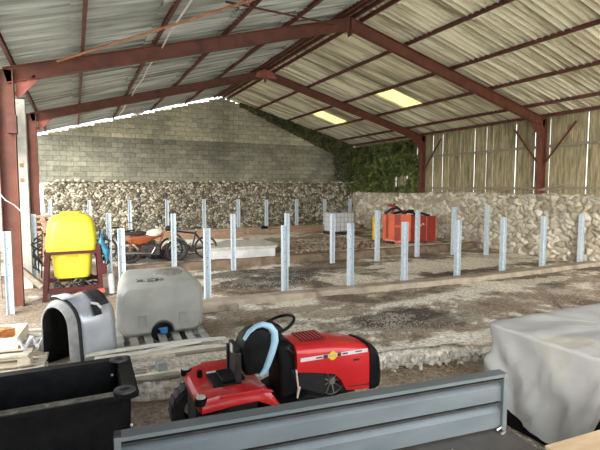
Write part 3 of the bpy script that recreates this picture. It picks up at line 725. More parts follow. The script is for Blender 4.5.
# ---------------------------------------------------------------- black tub
def tub():
    x0, x1, y0, y1, zt, zb = -1.55, .40, 3.62, 4.52, .80, -.20
    r = empty('plastic_tub', ((x0+x1)/2, (y0+y1)/2, zb), -.02); tag(r, 'large open black plastic tub with a flat rim at the lower left', 'tub')
    cx, cy = (x0+x1)/2, (y0+y1)/2; L, W, Hh = x1-x0, y1-y0, zt-zb
    def s(w, d, z, rad): return [V((x, y, z)) for x, y in rr(w, d, rad, 5)]
    bm = NB(); rows = [s(L-.16, W-.16, .0, .08), s(L-.10, W-.10, Hh-.03, .08), s(L, W, Hh-.03, .05), s(L, W, Hh, .05), s(L-.22, W-.20, Hh, .06), s(L-.24, W-.22, Hh-.03, .06), s(L-.30, W-.28, .06, .08)]
    loft(bm, rows); build('tub_body', bm, BLACKP, r, smooth=True)
    for sx, sy in ((1, 1), (1, -1), (-1, 1), (-1, -1)):
        bm = NB(); lathe(bm, [(.04, .0), (.04, .012), (.055, .015), (.078, .012), (.082, 0)], (sx*(L/2-.10), sy*(W/2-.10), Hh), 'z', 20); build('corner_socket', bm, mat('worn_black_rim', (.09, .088, .085), (.04, .04, .04), 14, .7), r, smooth=True)
        bm = NB(); lathe(bm, [(0, .004), (.039, .004), (.039, 0)], (sx*(L/2-.10), sy*(W/2-.10), Hh), 'z', 16); build('socket_hole', bm, HOLE, r)
    for p in ((L/2-.06, -W/2+.05, Hh-.26), (L/2-.16, W/2-.13, Hh-.12)):
        bm = NB(); bmesh.ops.create_uvsphere(bm, u_segments=8, v_segments=6, radius=.012, matrix=Matrix.Translation(p)); build('rivet', bm, WHITE, r)
    bm = NB(); box(bm, (-L/2+.06, -W/2+.02, Hh), (L/2-.18, -W/2+.10, Hh+.004))
    build('dusty_rim_top', bm, mat('dusty_black', (.20, .18, .14), (.08, .075, .06), 14, .8, c3=(.45, .41, .33), s3=9, t3=.58), r)
tub()

# ---------------------------------------------------------------- trailer
def trailer():
    a = V((.14, 2.50, 0)); b = V((2.64, 2.22, 0)); ang = math.atan2(b.y-a.y, b.x-a.x); L = (b-a).length
    r = empty('flatbed_trailer', (a.x, a.y, -.2), ang); tag(r, 'grey-blue steel trailer with a ribbed side board and dark floor in the foreground', 'trailer')
    zb, zt = .88, 1.28
    prof = [(-.050, zt), (-.050, zt-.022), (.018, zt-.024), (.018, zt-.052), (-.028, zt-.10), (-.030, zt-.195), (.018, zt-.197), (.018, zt-.225), (-.028, zt-.275), (-.030, zt-.385), (.0, zt-.390), (.0, zb+.002), (.035, zb+.002), (.035, zt)]
    bm = NB(); loft(bm, [[V((x, y, z)) for y, z in prof] for x in (.03, L-.03)]); build('side_board', bm, TRAIL, r)
    for z in (zt-.040, zt-.212):  # black bars painting in the shadow under the lip and in the groove
        bm = NB(); box(bm, (.035, -.054 if z > zt-.1 else -.036, z-.007), (L-.037, .0, z+.008)); build('shadow_strip', bm, BLACKR, r)
    for x, n in ((.0, 'corner_post'), (L-.035, 'corner_post')):
        bm = NB(); box(bm, (x, -.055, zb-.08), (x+.035, .03, zt+.004)); build(n, bm, TRAIL, r, bevel=.004)
    bm = NB(); box(bm, (.0, -.05, zt+.004), (.035, .0, zt+.016)); build('post_cap', bm, BLACKR, r)
    bm = NB(); box(bm, (0, -1.5, zb-.03), (L+.02, .0, zb)); build('floor', bm, PLYD, r)
    bm = NB(); box(bm, (0, -1.5, zb-.12), (L+.02, -1.45, zb-.031)); box(bm, (0, -.05, zb-.12), (L+.02, 0, zb-.031)); box(bm, (0, -1.449, zb-.12), (.05, -.051, zb-.031)); box(bm, (L-.03, -1.449, zb-.12), (L+.02, -.051, zb-.031)); build('chassis', bm, TRAIL, r)
    bm = NB(); tube(bm, [(L-.08, -.05, zb+.012), (L-.05, -.06, zb+.03), (L-.05, -.09, zb+.012), (L-.09, -.10, zb+.01)], .01, 8); build('latch', bm, STEEL, r)
    for x in (.75, 1.75):
        bm = NB(); lathe(bm, [(.1, -.07), (.24, -.07), (.28, -.04), (.28, .04), (.24, .07), (.1, .07)], (x, -.78, .28), 'x', 24); build('wheel', bm, BLACKR, r, smooth=True)
    bm = NB(); tube(bm, [(.6, -.78, .28), (1.9, -.78, .28)], .03, 8); box(bm, (.85, -.82, .28), (.93, -.74, zb-.03)); box(bm, (1.57, -.82, .28), (1.65, -.74, zb-.03)); build('axle', bm, STEELD, r)
    bm = NB()
    for i in range(9):
        x = random.uniform(1.2, 2.4); y = random.uniform(-.45, -.1); bmesh.ops.create_icosphere(bm, subdivisions=1, radius=random.uniform(.004, .010), matrix=Matrix.Translation((x, y, zb+.003)))
    build('crumbs', bm, CREAM, r)
trailer()

# plywood topped crate at the lower right
r = empty('wooden_crate', (3.12, 1.42, -.2), -.06); tag(r, 'light plywood crate top at the lower right corner', 'crate')
bm = NB(); box(bm, (-.48, -.45, .88), (.48, .45, .90)); build('lid', bm, mat('tan_plywood', (.60, .44, .27), (.52, .37, .22), 5, .7, stretch=(1, 5, 5)), r, bevel=.003)
for lo, hi in (((-.45, -.43, 0), (.45, -.41, .88)), ((-.45, .41, 0), (.45, .43, .88)), ((-.45, -.41, 0), (-.43, .41, .88)), ((.43, -.41, 0), (.45, .41, .88))):
    bm = NB(); box(bm, lo, hi); build('side_panel', bm, WOODP, r)

# ---------------------------------------------------------------- tarpaulin covered load
def covered():
    x0, y0, y1, zt = 4.0, 2.15, 3.56, .895
    r = empty('covered_load', (5.1, 3.0, -.2)); tag(r, 'bulky box-shaped load under a creased silver-grey tarpaulin at the right', 'covered load')
    o = r.location; L = 2.6
    base = [V((x0, y0, 0)), V((x0, y1, 0)), V((x0+L, y1+.02, 0)), V((x0+L, y0, 0))]
    cx, cy = x0+L/2, (y0+y1)/2
    n = 220; per = []
    # perimeter points with rounded corners
    W2, H2 = L, y1-y0
    pr = rr(W2, H2, .06, 5, cx, cy)
    P = [V((x, y, 0)) for x, y in pr]; P.append(P[0])
    ls = [0]
    for p, q in zip(P, P[1:]): ls.append(ls[-1]+(q-p).length)
    T = ls[-1]
    def at(s):
        s %= T
        for i in range(len(P)-1):
            if ls[i+1] >= s: return P[i].lerp(P[i+1], (s-ls[i])/(ls[i+1]-ls[i]+1e-9))
    secs = []; rows = 22
    c = V((cx, cy, 0))
    for j in range(rows+1):
        f = j/rows; ring = []
        for k in range(n):
            s = T*k/n; p = at(s); out = (p-c); out = V((1 if p.x > cx+W2/2-.07 else -1 if p.x < cx-W2/2+.07 else 0, 1 if p.y > cy+H2/2-.07 else -1 if p.y < cy-H2/2+.07 else 0, 0)).normalized()
            fold = (abs(math.sin(s*5.2+f*1.3))**3*.05+.03*noise.noise(V((s*3, f*2.2, 1)))+.04*noise.noise(V((s*8+f*3, f*4, 4)))+.02*noise.noise(V((s*20, f*7, 8))))*min(1, f*1.6)
            # diagonal pulls from the top corner
            dc = (p-V((x0, y1, 0))).length
            fold += .05*max(0, 1-dc/1.1)*math.sin(dc*13-f*7)*f*(1 if p.x < x0+.1 else .4)
            hem = -.10+.16*abs(math.sin(s*1.1+.4))
            if p.x < x0+.1: q = p.y; hem = (.07+(q-3.3)/.26*.2 if q > 3.3 else -.08+(q-2.8)/.5*.15 if q > 2.8 else -.08+(2.8-q)/.36*.12 if q > 2.44 else .04+(2.44-q)/.14*.40); hem = min(hem, .70)
            z = zt+(hem-zt)*f
            dr = (.02+.02*math.sin(f*PI)*-2.2)
            ring.append(p+out*(fold+dr)+V((0, 0, z))-o)
        secs.append(ring)
    # top surface as shrinking rings
    tops = []
    for t in (.0, .06, .15, .3, .5, .7, .88):
        ring = []
        for k in range(n):
            p = at(T*k/n); q = p.lerp(c, t); z = zt+.012-.035*math.sin(min(1, t*2)*PI/2)*(.6+.8*noise.noise(V((q.x*1.6, q.y*1.6, 0))))+.03*noise.noise(V((q.x*4, q.y*5, 3)))+.012*abs(noise.noise(V((q.x*9+q.y*6, q.y*9, 5))))+(0 if t else -.01)
            ring.append(V((q.x, q.y, z))-o)
        tops.append(ring)
    bm = NB(); loft(bm, list(reversed(secs))+tops, caps=False)
    R = [bm.verts[i] for i in []]
    ob = build('tarpaulin', bm, TARP, r, smooth=False)
    for p in ob.data.polygons: p.use_smooth = True
    # close the middle
    bm = NB(); last = tops[-1]; vs = [bm.verts.new(p) for p in last]; bm.faces.new(vs); build('tarpaulin_centre', bm, TARP, r)
    bm = NB(); box(bm, V((x0+.1, y0+.08, -.19))-o, V((x0+L-.1, y1-.08, zt-.06))-o); build('covered_box', bm, BLACKP, r)
covered()

# ---------------------------------------------------------------- lawn tractor
def tractor():
    r = empty('lawn_tractor', (.95, 4.30, -.2), -.035); tag(r, 'red lawn tractor with a black nose and light blue edged seat', 'lawn tractor')
    hw = .25
    def hsec(x, zb, zt, w, rad=.09):
        out = [(-w-.0, zb), (-w-.005, zb+(zt-rad-zb)*.6), (-w+.005, zt-rad)]
        for k in range(1, 6):
            a = PI-PI/2*k/5; out.append((-w+.005+rad+math.cos(a)*rad, zt-rad+math.sin(a)*rad*.9-.0))
        out2 = [(-y, z) for y, z in reversed(out)]
        return [V((x, y, z)) for y, z in out+[(0, zt+.012-.1*rad)]+out2]
    # bottom line of the hood steps down towards the front
    bot = [(.97, .74), (1.2, .70), (1.38, .66), (1.45, .60), (1.52, .47), (1.66, .445), (1.82, .43)]
    top = [(.97, 1.0), (1.2, .99), (1.38, .975), (1.45, .965), (1.52, .955), (1.66, .93), (1.82, .885)]
    bm = NB(); loft(bm, [hsec(x, zb, zt, hw+.01*math.sin((x-.97)*3)-(.015 if x > 1.7 else 0)) for (x, zb), (_, zt) in zip(bot, top)]); build('hood', bm, REDP, r, smooth=True)
    bm = NB(); loft(bm, [hsec(1.81, .42, .905, .255), hsec(1.88, .42, .885, .25, .1), hsec(1.94, .43, .83, .23, .11), hsec(1.98, .46, .74, .19, .11), hsec(2.0, .52, .66, .12, .06)]); build('front_grille', bm, BLACKP, r, smooth=True)
    # side decal stripe and badge on both sides
    for s in (-1, 1):
        y = s*(hw+.013)
        bm = NB(); bar(bm, (1.0, y, .862), (1.77, y, .857), .006, .038)
        build('silver_stripe', bm, mat('decal_silver', (.72, .68, .68), rough=.35), r)
        for x0, x1, h in ((1.17, 1.24, .014), (1.25, 1.30, .036), (1.41, 1.45, .036), (1.47, 1.53, .014), (1.62, 1.70, .012)):
            bm = NB(); bar(bm, (x0, y+s*.003, .861), (x1, y+s*.003, .860), .005, h); build('decal_block', bm, mat('decal_dark', (.10, .02, .02)), r)
        bm = NB(); lathe(bm, [(0, -.004), (.045, -.004), (.045, .004), (0, .004)], (1.355, y+s*.004, .86), 'y', 20); build('round_badge', bm, BADGE, r)
        bm = NB(); bar(bm, (1.32, y+s*.010, .86), (1.39, y+s*.010, .86), .004, .016); build('badge_bar', bm, mat('badge_grey', (.55, .5, .4)), r)
        bm = NB(); bar(bm, (1.60, y, .775), (1.67, y, .772), .006, .018); build('side_slot', bm, HOLE, r)
        bm = NB(); bar(bm, (1.54, y-s*.002, .50), (1.81, y-s*.002, .485), .006, .008); build('panel_seam', bm, HOLE, r)
    bm = NB(); box(bm, (1.08, -.10, .995), (1.36, .17, 1.002)); build('vent_recess', bm, HOLE, r)
    bm = NB()
    for k in range(7): bar(bm, (1.10+.040*k, -.10, 1.002), (1.10+.040*k, .17, 1.002), .013, .010)
    build('vent_louvres', bm, REDP, r)
    # engine bay below the hood
    bm = NB(); box(bm, (1.0, -.22, .42), (1.30, .22, .74)); build('engine_shroud', bm, BLACKM, r, bevel=.02)
    bm = NB(); box(bm, (1.3, -.1, .38), (1.75, .1, .72)); build('engine_block', bm, STEELD, r)
    bm = NB()
    for k in range(9):
        a = 2*PI*k/9; tube(bm, [(1.40, -.15, .55), (1.40+.14*math.cos(a), -.17, .55+.14*math.sin(a))], .008, 5)
    tube(bm, [(1.40+.145*math.cos(2*PI*k/16), -.16, .55+.145*math.sin(2*PI*k/16)) for k in range(16)], .008, 6, closed=True, up=V((0, 1, 0)))
    lathe(bm, [(0, -.03), (.035, -.03), (.035, .05), (0, .05)], (1.40, -.15, .55), 'y', 12)
    build('cooling_fan', bm, STEEL, r)
    for y in (-.16, .12):
        bm = NB(); box(bm, (0, y, .24), (1.85, y+.04, .34)); build('chassis_rail', bm, BLACKM, r)
    bm = NB(); prism(bm, [(.62, .30), (1.35, .30), (1.35, .42), (1.05, .55), (.62, .40)], -.36, .36, 'y'); build('footwell', bm, BLACKP, r, bevel=.015)
    bm = NB(); prism(bm, [(.55, .18), (1.3, .18), (1.35, .27), (.5, .27)], -.45, .42, 'y'); build('mower_deck', bm, REDD, r, bevel=.03)
    # dash
    bm = NB(); loft(bm, [[V((x+dx, y, z)) for x, y in rr(w, d, .06, 4)] for z, w, d, dx, x in ((.40, .26, .40, .95, 0), (.75, .24, .38, .93, 0), (.90, .22, .36, .90, 0), (.99, .20, .32, .88, 0), (1.02, .12, .24, .87, 0))]); build('dashboard', bm, BLACKP, r, smooth=True)
    bm = NB(); tube(bm, [(.90, 0, .98), (.84, 0, 1.12)], [.05, .03], 12); build('steering_column', bm, BLACKP, r, smooth=True)
    Mw = Matrix.Translation((.85, 0, 1.16)) @ Matrix.Rotation(-.40, 4, 'Y')
    bm = NB(); tube(bm, [Mw @ V((.19*math.cos(2*PI*k/28), .19*math.sin(2*PI*k/28), 0)) for k in range(28)], .016, 8, closed=True); sw = build('steering_wheel', bm, BLACKP, r, smooth=True)
    bm = NB()
    for a in (PI/2, -PI/2, PI): tube(bm, [Mw @ V((0, 0, -.02)), Mw @ V((.1*math.cos(a), .1*math.sin(a), -.02)), Mw @ V((.188*math.cos(a), .188*math.sin(a), 0))], [.03, .022, .014], 8)
    build('spokes', bm, BLACKP, sw, smooth=True)
    for p, q in (((.98, -.2, .9), (.86, -.26, 1.0)), ((1.0, -.21, .55), (.90, -.30, .78)), ((1.0, .2, .9), (.93, .27, 1.02))):
        bm = NB(); tube(bm, [p, q], .008, 6); bmesh.ops.create_uvsphere(bm, u_segments=8, v_segments=6, radius=.018, matrix=Matrix.Translation(q)); build('lever', bm, BLACKM, r)
    bm = NB(); tube(bm, [(.95, -.27, .78), (.96, -.30, .60), (.93, -.31, .38)], .009, 6); tube(bm, [(.99, -.27, .60), (.94, -.32, .50), (.98, -.31, .38)], .009, 6); build('pink_cord', bm, mat('faded_cord', (.75, .45, .40), (.8, .7, .65), 20), r)
    # rear body with fenders
    def fsec(x, hw2, z0, zt, hump):
        pts = [(-hw2, z0), (-hw2-.005, zt-.05), (-hw2+.03, zt-.005+hump), (-hw2+.19, zt+hump), (-hw2+.25, zt), (0, zt), (hw2-.25, zt), (hw2-.19, zt+hump), (hw2-.03, zt-.005+hump), (hw2+.005, zt-.05), (hw2, z0)]
        return [V((x, y, z)) for y, z in pts]
    bm = NB(); loft(bm, [fsec(-.03, .36, .60, .655, .0), fsec(.0, .41, .58, .69, .005), fsec(.12, .43, .60, .70, .02), fsec(.3, .44, .62, .70, .03), fsec(.5, .44, .62, .695, .03), fsec(.62, .44, .56, .67, .02), fsec(.72, .43, .46, .55, .0), fsec(.76, .42, .42, .46, .0)]); build('rear_body', bm, REDP, r, smooth=True)
    bm = NB(); prism(bm, [(-.02, .3), (.55, .3), (.6, .6), (-.02, .62)], -.2, .2, 'y'); build('transmission_housing', bm, BLACKM, r)
    for s in (-1, 1):
        bm = NB(); prism(bm, [(.16, .728), (.56, .722), (.66, .68), (.64, .675), (.16, .70)], s*.415-.02, s*.415+.02, 'y'); build('fender_highlight_ridge', bm, REDP, r, bevel=.01)
        bm = NB(); lathe(bm, [(.042, -.03), (.042, .015), (.03, .028), (0, .032)], (-.0, s*.36, .70), 'z', 18); build('tail_light', bm, LENS, r, smooth=True)
        bm = NB(); lathe(bm, [(.056, -.05), (.056, .005), (.043, .012)], (-.0, s*.36, .70), 'z', 18); build('tail_light_bezel', bm, BLACKP, r, smooth=True)
    bm = NB(); box(bm, (.15, -.2, .70), (.42, .12, .725)); box(bm, (.24, -.17, .72), (.46, .10, .755)); build('battery_cover', bm, BLACKP, r, bevel=.008)
    bm = NB(); box(bm, (.17, .16, .704), (.33, .24, .709)); build('white_sticker', bm, PAPER, r)
    bm = NB(); tube(bm, [(.09, .13, .70), (.09, .13, .76)], .028, 12); build('fuel_cap', bm, BLACKP, r)
    bm = NB(); box(bm, (.06, -.12, .701), (.10, -.08, .706)); build('warning_label', bm, mat('brownish_label', (.45, .15, .06)), r)
    # seat folded forward: black shell, light blue cushion edge
    prof = [(.46, .78), (.43, .92), (.42, 1.06), (.46, 1.15), (.54, 1.215), (.63, 1.225), (.70, 1.19), (.73, 1.11), (.71, 1.0), (.66, .88), (.60, .78)]
    bm = NB(); secs = []
    for y, k in ((-.225, .80), (-.21, .94), (-.16, 1.0), (-.05, .97), (.08, .88), (.17, .74), (.21, .5)):
        cx, cz = .58, .80; secs.append([V((cx+(x-cx)*k, y, cz+(z-cz)*k)) for x, z in prof])
    loft(bm, secs); build('seat_shell', bm, BLACKP, r, smooth=True)
    edge = [(.44, 1.13), (.49, 1.20), (.56, 1.245), (.63, 1.255), (.70, 1.225), (.745, 1.16), (.75, 1.08), (.72, .98), (.68, .88), (.64, .79), (.59, .765)]
    bm = NB(); secs = []
    for i, (x, z) in enumerate(edge):
        d = V((edge[min(i+1, 10)][0]-edge[max(i-1, 0)][0], 0, edge[min(i+1, 10)][1]-edge[max(i-1, 0)][1])).normalized(); nrm = V((d.z, 0, -d.x))
        c = V((x, -.215, z)); w = (.010, .018, .024, .028, .034, .038, .04, .04, .038, .036, .016)[i]
        secs.append([c+nrm*(w*math.cos(a))+V((0, .032*math.sin(a), 0)) for a in [2*PI*k/10 for k in range(10)]])
    loft(bm, secs); build('seat_edge', bm, LBLUE, r, smooth=True)
    bm = NB(); box(bm, (.38, -.15, .70), (.43, .12, 1.04)); box(bm, (.36, -.20, .72), (.42, -.15, 1.0)); box(bm, (.36, .10, .72), (.42, .14, 1.0)); build('seat_bracket', bm, BLACKM, r, bevel=.006)
    bm = NB(); box(bm, (.352, -.10, .98), (.36, -.04, 1.06)); bmesh.ops.create_uvsphere(bm, u_segments=8, v_segments=6, radius=.02, matrix=Matrix.Translation((.38, -.17, .95))); build('seat_switch', bm, WHITE, r)
    for s in (-.1, .1):
        bm = NB(); tube(bm, [(.46+.02*math.cos(k*1.2), s+.02*math.sin(k*1.2), .70+.008*k) for k in range(14)], .004, 5); build('seat_spring', bm, STEEL, r)
    # wheels
    def wheel(x, y, rad, wd, name, s):
        bm = NB(); lathe(bm, [(rad*.5, -wd/2*.8), (rad*.85, -wd/2), (rad*.97, -wd/2*.75), (rad, 0), (rad*.97, wd/2*.75), (rad*.85, wd/2), (rad*.5, wd/2*.8)], (x, y, rad), 'y', 36); t = build(name, bm, BLACKR, r, smooth=True)
        bm = NB()
        n = 22
        for k in range(n):
            a = 2*PI*k/n
            for sd in (-1, 1):
                p = V((x+math.cos(a)*rad*.99, y+sd*wd*.12, rad+math.sin(a)*rad*.99)); q = V((x+math.cos(a+.12)*rad*.95, y+sd*wd*.45, rad+math.sin(a+.12)*rad*.95)); bar(bm, p, q, rad*.08, rad*.07, V((math.cos(a), 0, math.sin(a))))
        build('tread_lugs', bm, BLACKR, t)
        bm = NB(); lathe(bm, [(0, s*wd*.2), (rad*.2, s*wd*.25), (rad*.45, s*wd*.15), (rad*.52, s*wd*.42), (rad*.48, s*wd*.42)], (x, y, rad), 'y', 20); build('hub', bm, CREAM, t, smooth=True)
    wheel(.13, -.33, .26, .21, 'rear_wheel', -1); wheel(.10, .43, .27, .22, 'rear_wheel', 1)
    wheel(1.55, -.36, .19, .15, 'front_wheel', -1); wheel(1.55, .36, .19, .15, 'front_wheel', 1)
    bm = NB(); tube(bm, [(1.55, -.33, .19), (1.55, .33, .19)], .022, 8); build('front_axle', bm, STEELD, r)
    bm = NB(); tube(bm, [(.12, -.3, .26), (.12, .4, .26)], .03, 8); build('rear_axle', bm, STEELD, r)
tractor()

# ---------------------------------------------------------------- motorcycle and bicycles
def moto():
    r = empty('motorcycle', (1.25, 14.0, .2), -.06); tag(r, 'orange vintage motorcycle with a cream tank panel and black seat', 'motorcycle')
    for x, n in ((.12, 'rear_wheel'), (1.42, 'front_wheel')):
        bm = NB(); tube(bm, [(x+.29*math.cos(2*PI*k/28), 0,   .33+.29*math.sin(2*PI*k/28)) for k in range(28)], .055, 8, closed=True, up=V((0, 1, 0))); w = build(n, bm, BLACKR, r, smooth=True)
        bm = NB(); lathe(bm, [(0, -.06), (.06, -.06), (.06, .06), (0, .06)], (x, 0, .33), 'y', 14)
        for k in range(14):
            a = 2*PI*k/14; tube(bm, [(x, 0, .33), (x+.26*math.cos(a), 0, .33+.26*math.sin(a))], .004, 4)
        build('spokes_and_hub', bm, CHROME, w)
        bm = NB(); loft(bm, [[V((x+.35*math.cos(a)*s, y, .33+.35*math.sin(a)*s)) for y, s in ((-.06, .97), (-.03, 1.02), (.03, 1.02), (.06, .97))] for a in [.35+.2*k for k in range(12)]], caps=False, closed=False); o = build('mudguard', bm, CHROME if x > 1 else ORM, r, smooth=True); md = o.modifiers.new('s', 'SOLIDIFY'); md.thickness = .006
    bm = NB(); loft(bm, [[V((x, y, z)) for y, z in rr(w, h, .05, 4, 0, zc)] for x, w, h, zc in ((.55, .12, .10, .82), (.62, .20, .18, .83), (.8, .24, .22, .86), (.95, .20, .19, .88), (1.02, .10, .10, .89))]); build('fuel_tank', bm, CREAM, r, smooth=True)
    bm = NB(); loft(bm, [[V((x, y, z)) for y, z in rr(w, h, .04, 4, 0, zc)] for x, w, h, zc in ((.0, .1, .06, .70), (.1, .2, .18, .67), (.35, .24, .26, .66), (.55, .22, .26, .68), (.78, .20, .14, .74), (1.0, .12, .06, .78))]); build('side_bodywork', bm, ORM, r, smooth=True)
    bm = NB(); loft(bm, [[V((x, y, z)) for y, z in rr(w, h, .03, 4, 0, zc)] for x, w, h, zc in ((-.05, .16, .06, .84), (.05, .22, .10, .85), (.3, .24, .10, .85), (.5, .2, .10, .86), (.58, .14, .06, .86))]); build('seat', bm, BLACKR, r, smooth=True)
    for s in (-.05, .05):
        bm = NB(); tube(bm, [(1.05, s, 1.02), (1.14, s, .82), (1.42, s*1.6, .33)], .022, 8); build('fork_leg', bm, mat('brassy_fork', (.45, .32, .16), (.35, .25, .13), 5, .4), r)
    bm = NB(); tube(bm, [(.9, -.36, 1.12), (.98, -.25, 1.13), (1.05, -.08, 1.04), (1.05, .08, 1.04), (.98, .25, 1.13), (.9, .36, 1.12)], .013, 8); hb = build('handlebar', bm, CHROME, r)
    for s in (-1, 1):
        bm = NB(); tube(bm, [(.84, s*.38, 1.12), (.95, s*.3, 1.13)], .02, 8); build('grip', bm, BLACKR, hb)
        bm = NB(); tube(bm, [(.98, s*.25, 1.14), (.96, s*.3, 1.28)], .006, 6); bmesh.ops.create_uvsphere(bm, u_segments=10, v_segments=8, radius=.05, matrix=Matrix.Translation((.96, s*.30, 1.31))); build('mirror', bm, BLACKM, hb)
    bm = NB(); lathe(bm, [(0, -.08), (.06, -.06), (.08, 0), (.08, .05), (0, .06)], (1.18, 0, .97), 'x', 16); build('headlamp', bm, BLACKM, r, smooth=True)
    bm = NB(); box(bm, (.42, -.15, .22), (.92, .15, .52)); 
    for k in range(6): box(bm, (.62, -.1, .47+.03*k), (.82, .1, .485+.03*k))
    build('engine', bm, STEELD, r)
    bm = NB()
    for s in (-.06, .06): tube(bm, [(1.08, s, .9), (.86, s, .35), (.45, s, .3), (.3, s, .72), (1.05, s, .85)], .016, 8); tube(bm, [(.45, s, .3), (.12, s*1.6, .33), (.15, s*1.6, .7)], .016, 8)
    build('frame', bm, ORM, r)
    bm = NB(); tube(bm, [(.8, -.15, .45), (.7, -.18, .28), (-.15, -.19, .34)], [.02, .022, .035], 8); build('exhaust', bm, CHROME, r)
moto()
def bicycle(loc, rz, label, m, lean=.1, raised=0):
    r = empty('bicycle', loc, rot=(lean, 0, rz)); tag(r, label, 'bicycle')
    for x, n in ((0, 'rear_wheel'), (1.03, 'front_wheel')):
        bm = NB(); tube(bm, [(x+.32*math.cos(2*PI*k/32), 0, .34+.32*math.sin(2*PI*k/32)) for k in range(32)], .032, 8, closed=True, up=V((0, 1, 0))); w = build(n, bm, BLACKR, r, smooth=True)
        bm = NB()
        for k in range(16):
            a = 2*PI*k/16; tube(bm, [(x, 0, .34), (x+.31*math.cos(a), 0, .34+.31*math.sin(a))], .003, 4)
        build('spokes', bm, STEEL, w)
    bm = NB()
    for p, q in (((0, 0, .34), (.42, 0, .30)), ((0, 0, .34), (.30, 0, .78)), ((.42, 0, .30), (.28, 0, .86)), ((.42, 0, .30), (.85, 0, .78)), ((.30, 0, .78), (.84, 0, .86))): tube(bm, [p, q], .026, 8)
    build('frame', bm, m, r)
    bm = NB(); tube(bm, [(.82, 0, .98), (.87, 0, .74), (.9, 0, .66)], .018, 8)
    for s in (-.05, .05): tube(bm, [(.9, s, .66), (1.03, s, .34)], .012, 6)
    build('fork', bm, m, r)
    bm = NB(); tube(bm, [(.74, -.3, 1.10), (.8, -.22, 1.1), (.84, 0, 1.0), (.8, .22, 1.1), (.74, .3, 1.10)], .013, 8); build('handlebar', bm, BLACKM, r)
    bm = NB(); loft(bm, [[V((x, y, z)) for y, z in rr(w, .05, .02, 3, 0, .95)] for x, w in ((.14, .16), (.22, .18), (.34, .08), (.42, .04))]); s = build('saddle', bm, BLACKR, r, smooth=True)
    bm = NB(); tube(bm, [(.28, 0, .84), (.27, 0, .94)], .014, 8); build('seat_post', bm, STEEL, r)
    bm = NB(); lathe(bm, [(0, -.01), (.09, -.01), (.09, .01), (0, .01)], (.42, .04, .30), 'y', 18); tube(bm, [(.42, .06, .30), (.52, .06, .17)], .01, 6); tube(bm, [(.42, -.06, .30), (.32, -.06, .43)], .01, 6); build('crankset', bm, STEELD, r)
def scrap():
    r = empty('scrap_heap', (1.9, 14.35, .2)); tag(r, 'dark jumble of metal scrap on the floor around the motorcycle', 'scrap')
    bm = NB()
    for i in range(70):
        p = V((random.uniform(-.9, 1.3), random.uniform(-.15, .35), random.uniform(.02, .32))); q = p+V((random.uniform(-.35, .35), random.uniform(-.15, .15), random.uniform(-.02, .3)))
        q.z = max(.02, q.z); tube(bm, [p, (p+q)/2+V((0, 0, .03)), q], random.uniform(.008, .025), 5)
    build('metal_bars', bm, STEELD, r)
    bm = NB(); box(bm, (-.7, .1, 0), (-.3, .4, .35)); build('motor_block', bm, BLACKM, r, bevel=.02)
    bm = NB(); box(bm, (.1, .05, 0), (.5, .35, .28)); build('gear_housing', bm, BLACKM, r, bevel=.02)
scrap()
bicycle((3.55, 13.95, .2), PI-.1, 'black bicycle with upright handlebars, its wheel showing right of the motorcycle', BLACKM, .06)
bicycle((.75, 14.75, .22), .05, 'dark bicycle with a black saddle partly hidden behind the motorcycle', BLACKM, -.08)

# ---------------------------------------------------------------- things at the back
# low pale concrete slab stack
r = empty('concrete_slab', (4.6, 13.5, .2), -.12); tag(r, 'pale flat concrete slab lying on a white one behind the fourth front post', 'slab', 'stacked pale slabs')
bm = NB(); loft(bm, [[V((x, y, z)) for x, y in ((-.98, -.10), (1.02, -.10), (1.2, .2), (1.05, 1.7), (-.2, 1.9), (-.75, 1.0))] for z in (.30, .37)]); build('slab', bm, CONCP, r, bevel=.01)
r = empty('concrete_slab', (4.55, 13.55, .2), -.08); tag(r, 'white-faced concrete slab beneath the pale flat one, standing on the dark kerb level', 'slab', 'stacked pale slabs')
bm = NB(); box(bm, (-.9, -.15, 0), (1.05, 1.2, .29)); build('slab', bm, mat('white_concrete', (.68, .70, .70), (.58, .58, .56), 4, .85), r, bevel=.012)
bm = NB(); box(bm, (-1.5, -.09, .2), (1.6, .09, .36), Matrix.Translation((4.4, 17.9, 0)) @ Matrix.Rotation(-.28, 4, 'Z')); tag(build('concrete_beam', bm, CONCP, bevel=.01), 'long cream beam on the floor between the bicycle and the back wall', 'beam')
bm = NB(); box(bm, (-2.3, -.1, .2), (2.2, .1, .5), Matrix.Translation((4.4, 19.6, 0)) @ Matrix.Rotation(-.12, 4, 'Z')); tag(build('timber_beam', bm, WOODO, bevel=.01), 'orange-brown timber beam lying behind the cream beam', 'beam')
bm = NB(); box(bm, (-2.2, -.1, .2), (2.6, .1, .42), Matrix.Translation((9.4, 20.4, 0)) @ Matrix.Rotation(-.05, 4, 'Z')); tag(build('timber_beam', bm, WOODO, bevel=.01), 'long brown timber beam on the floor behind the white caged tank', 'beam')
bm = NB(); box(bm, (-3.4, -.06, .2), (3.0, .06, .27), Matrix.Translation((8.3, 15.9, 0)) @ Matrix.Rotation(-.02, 4, 'Z')); tag(build('timber_beam', bm, WOODG), 'thin dark timber lying across the floor between the slabs and the orange machine', 'beam')
bm = NB(); lathe(bm, [(0, 0), (.14, 0), (.17, .3), (.15, .3), (.13, .03), (0, .03)], (8.25, 21.05, .2), 'z', 18); tag(build('bucket', bm, BLACKP, smooth=True), 'small black bucket at the foot of the back rubble wall', 'bucket')
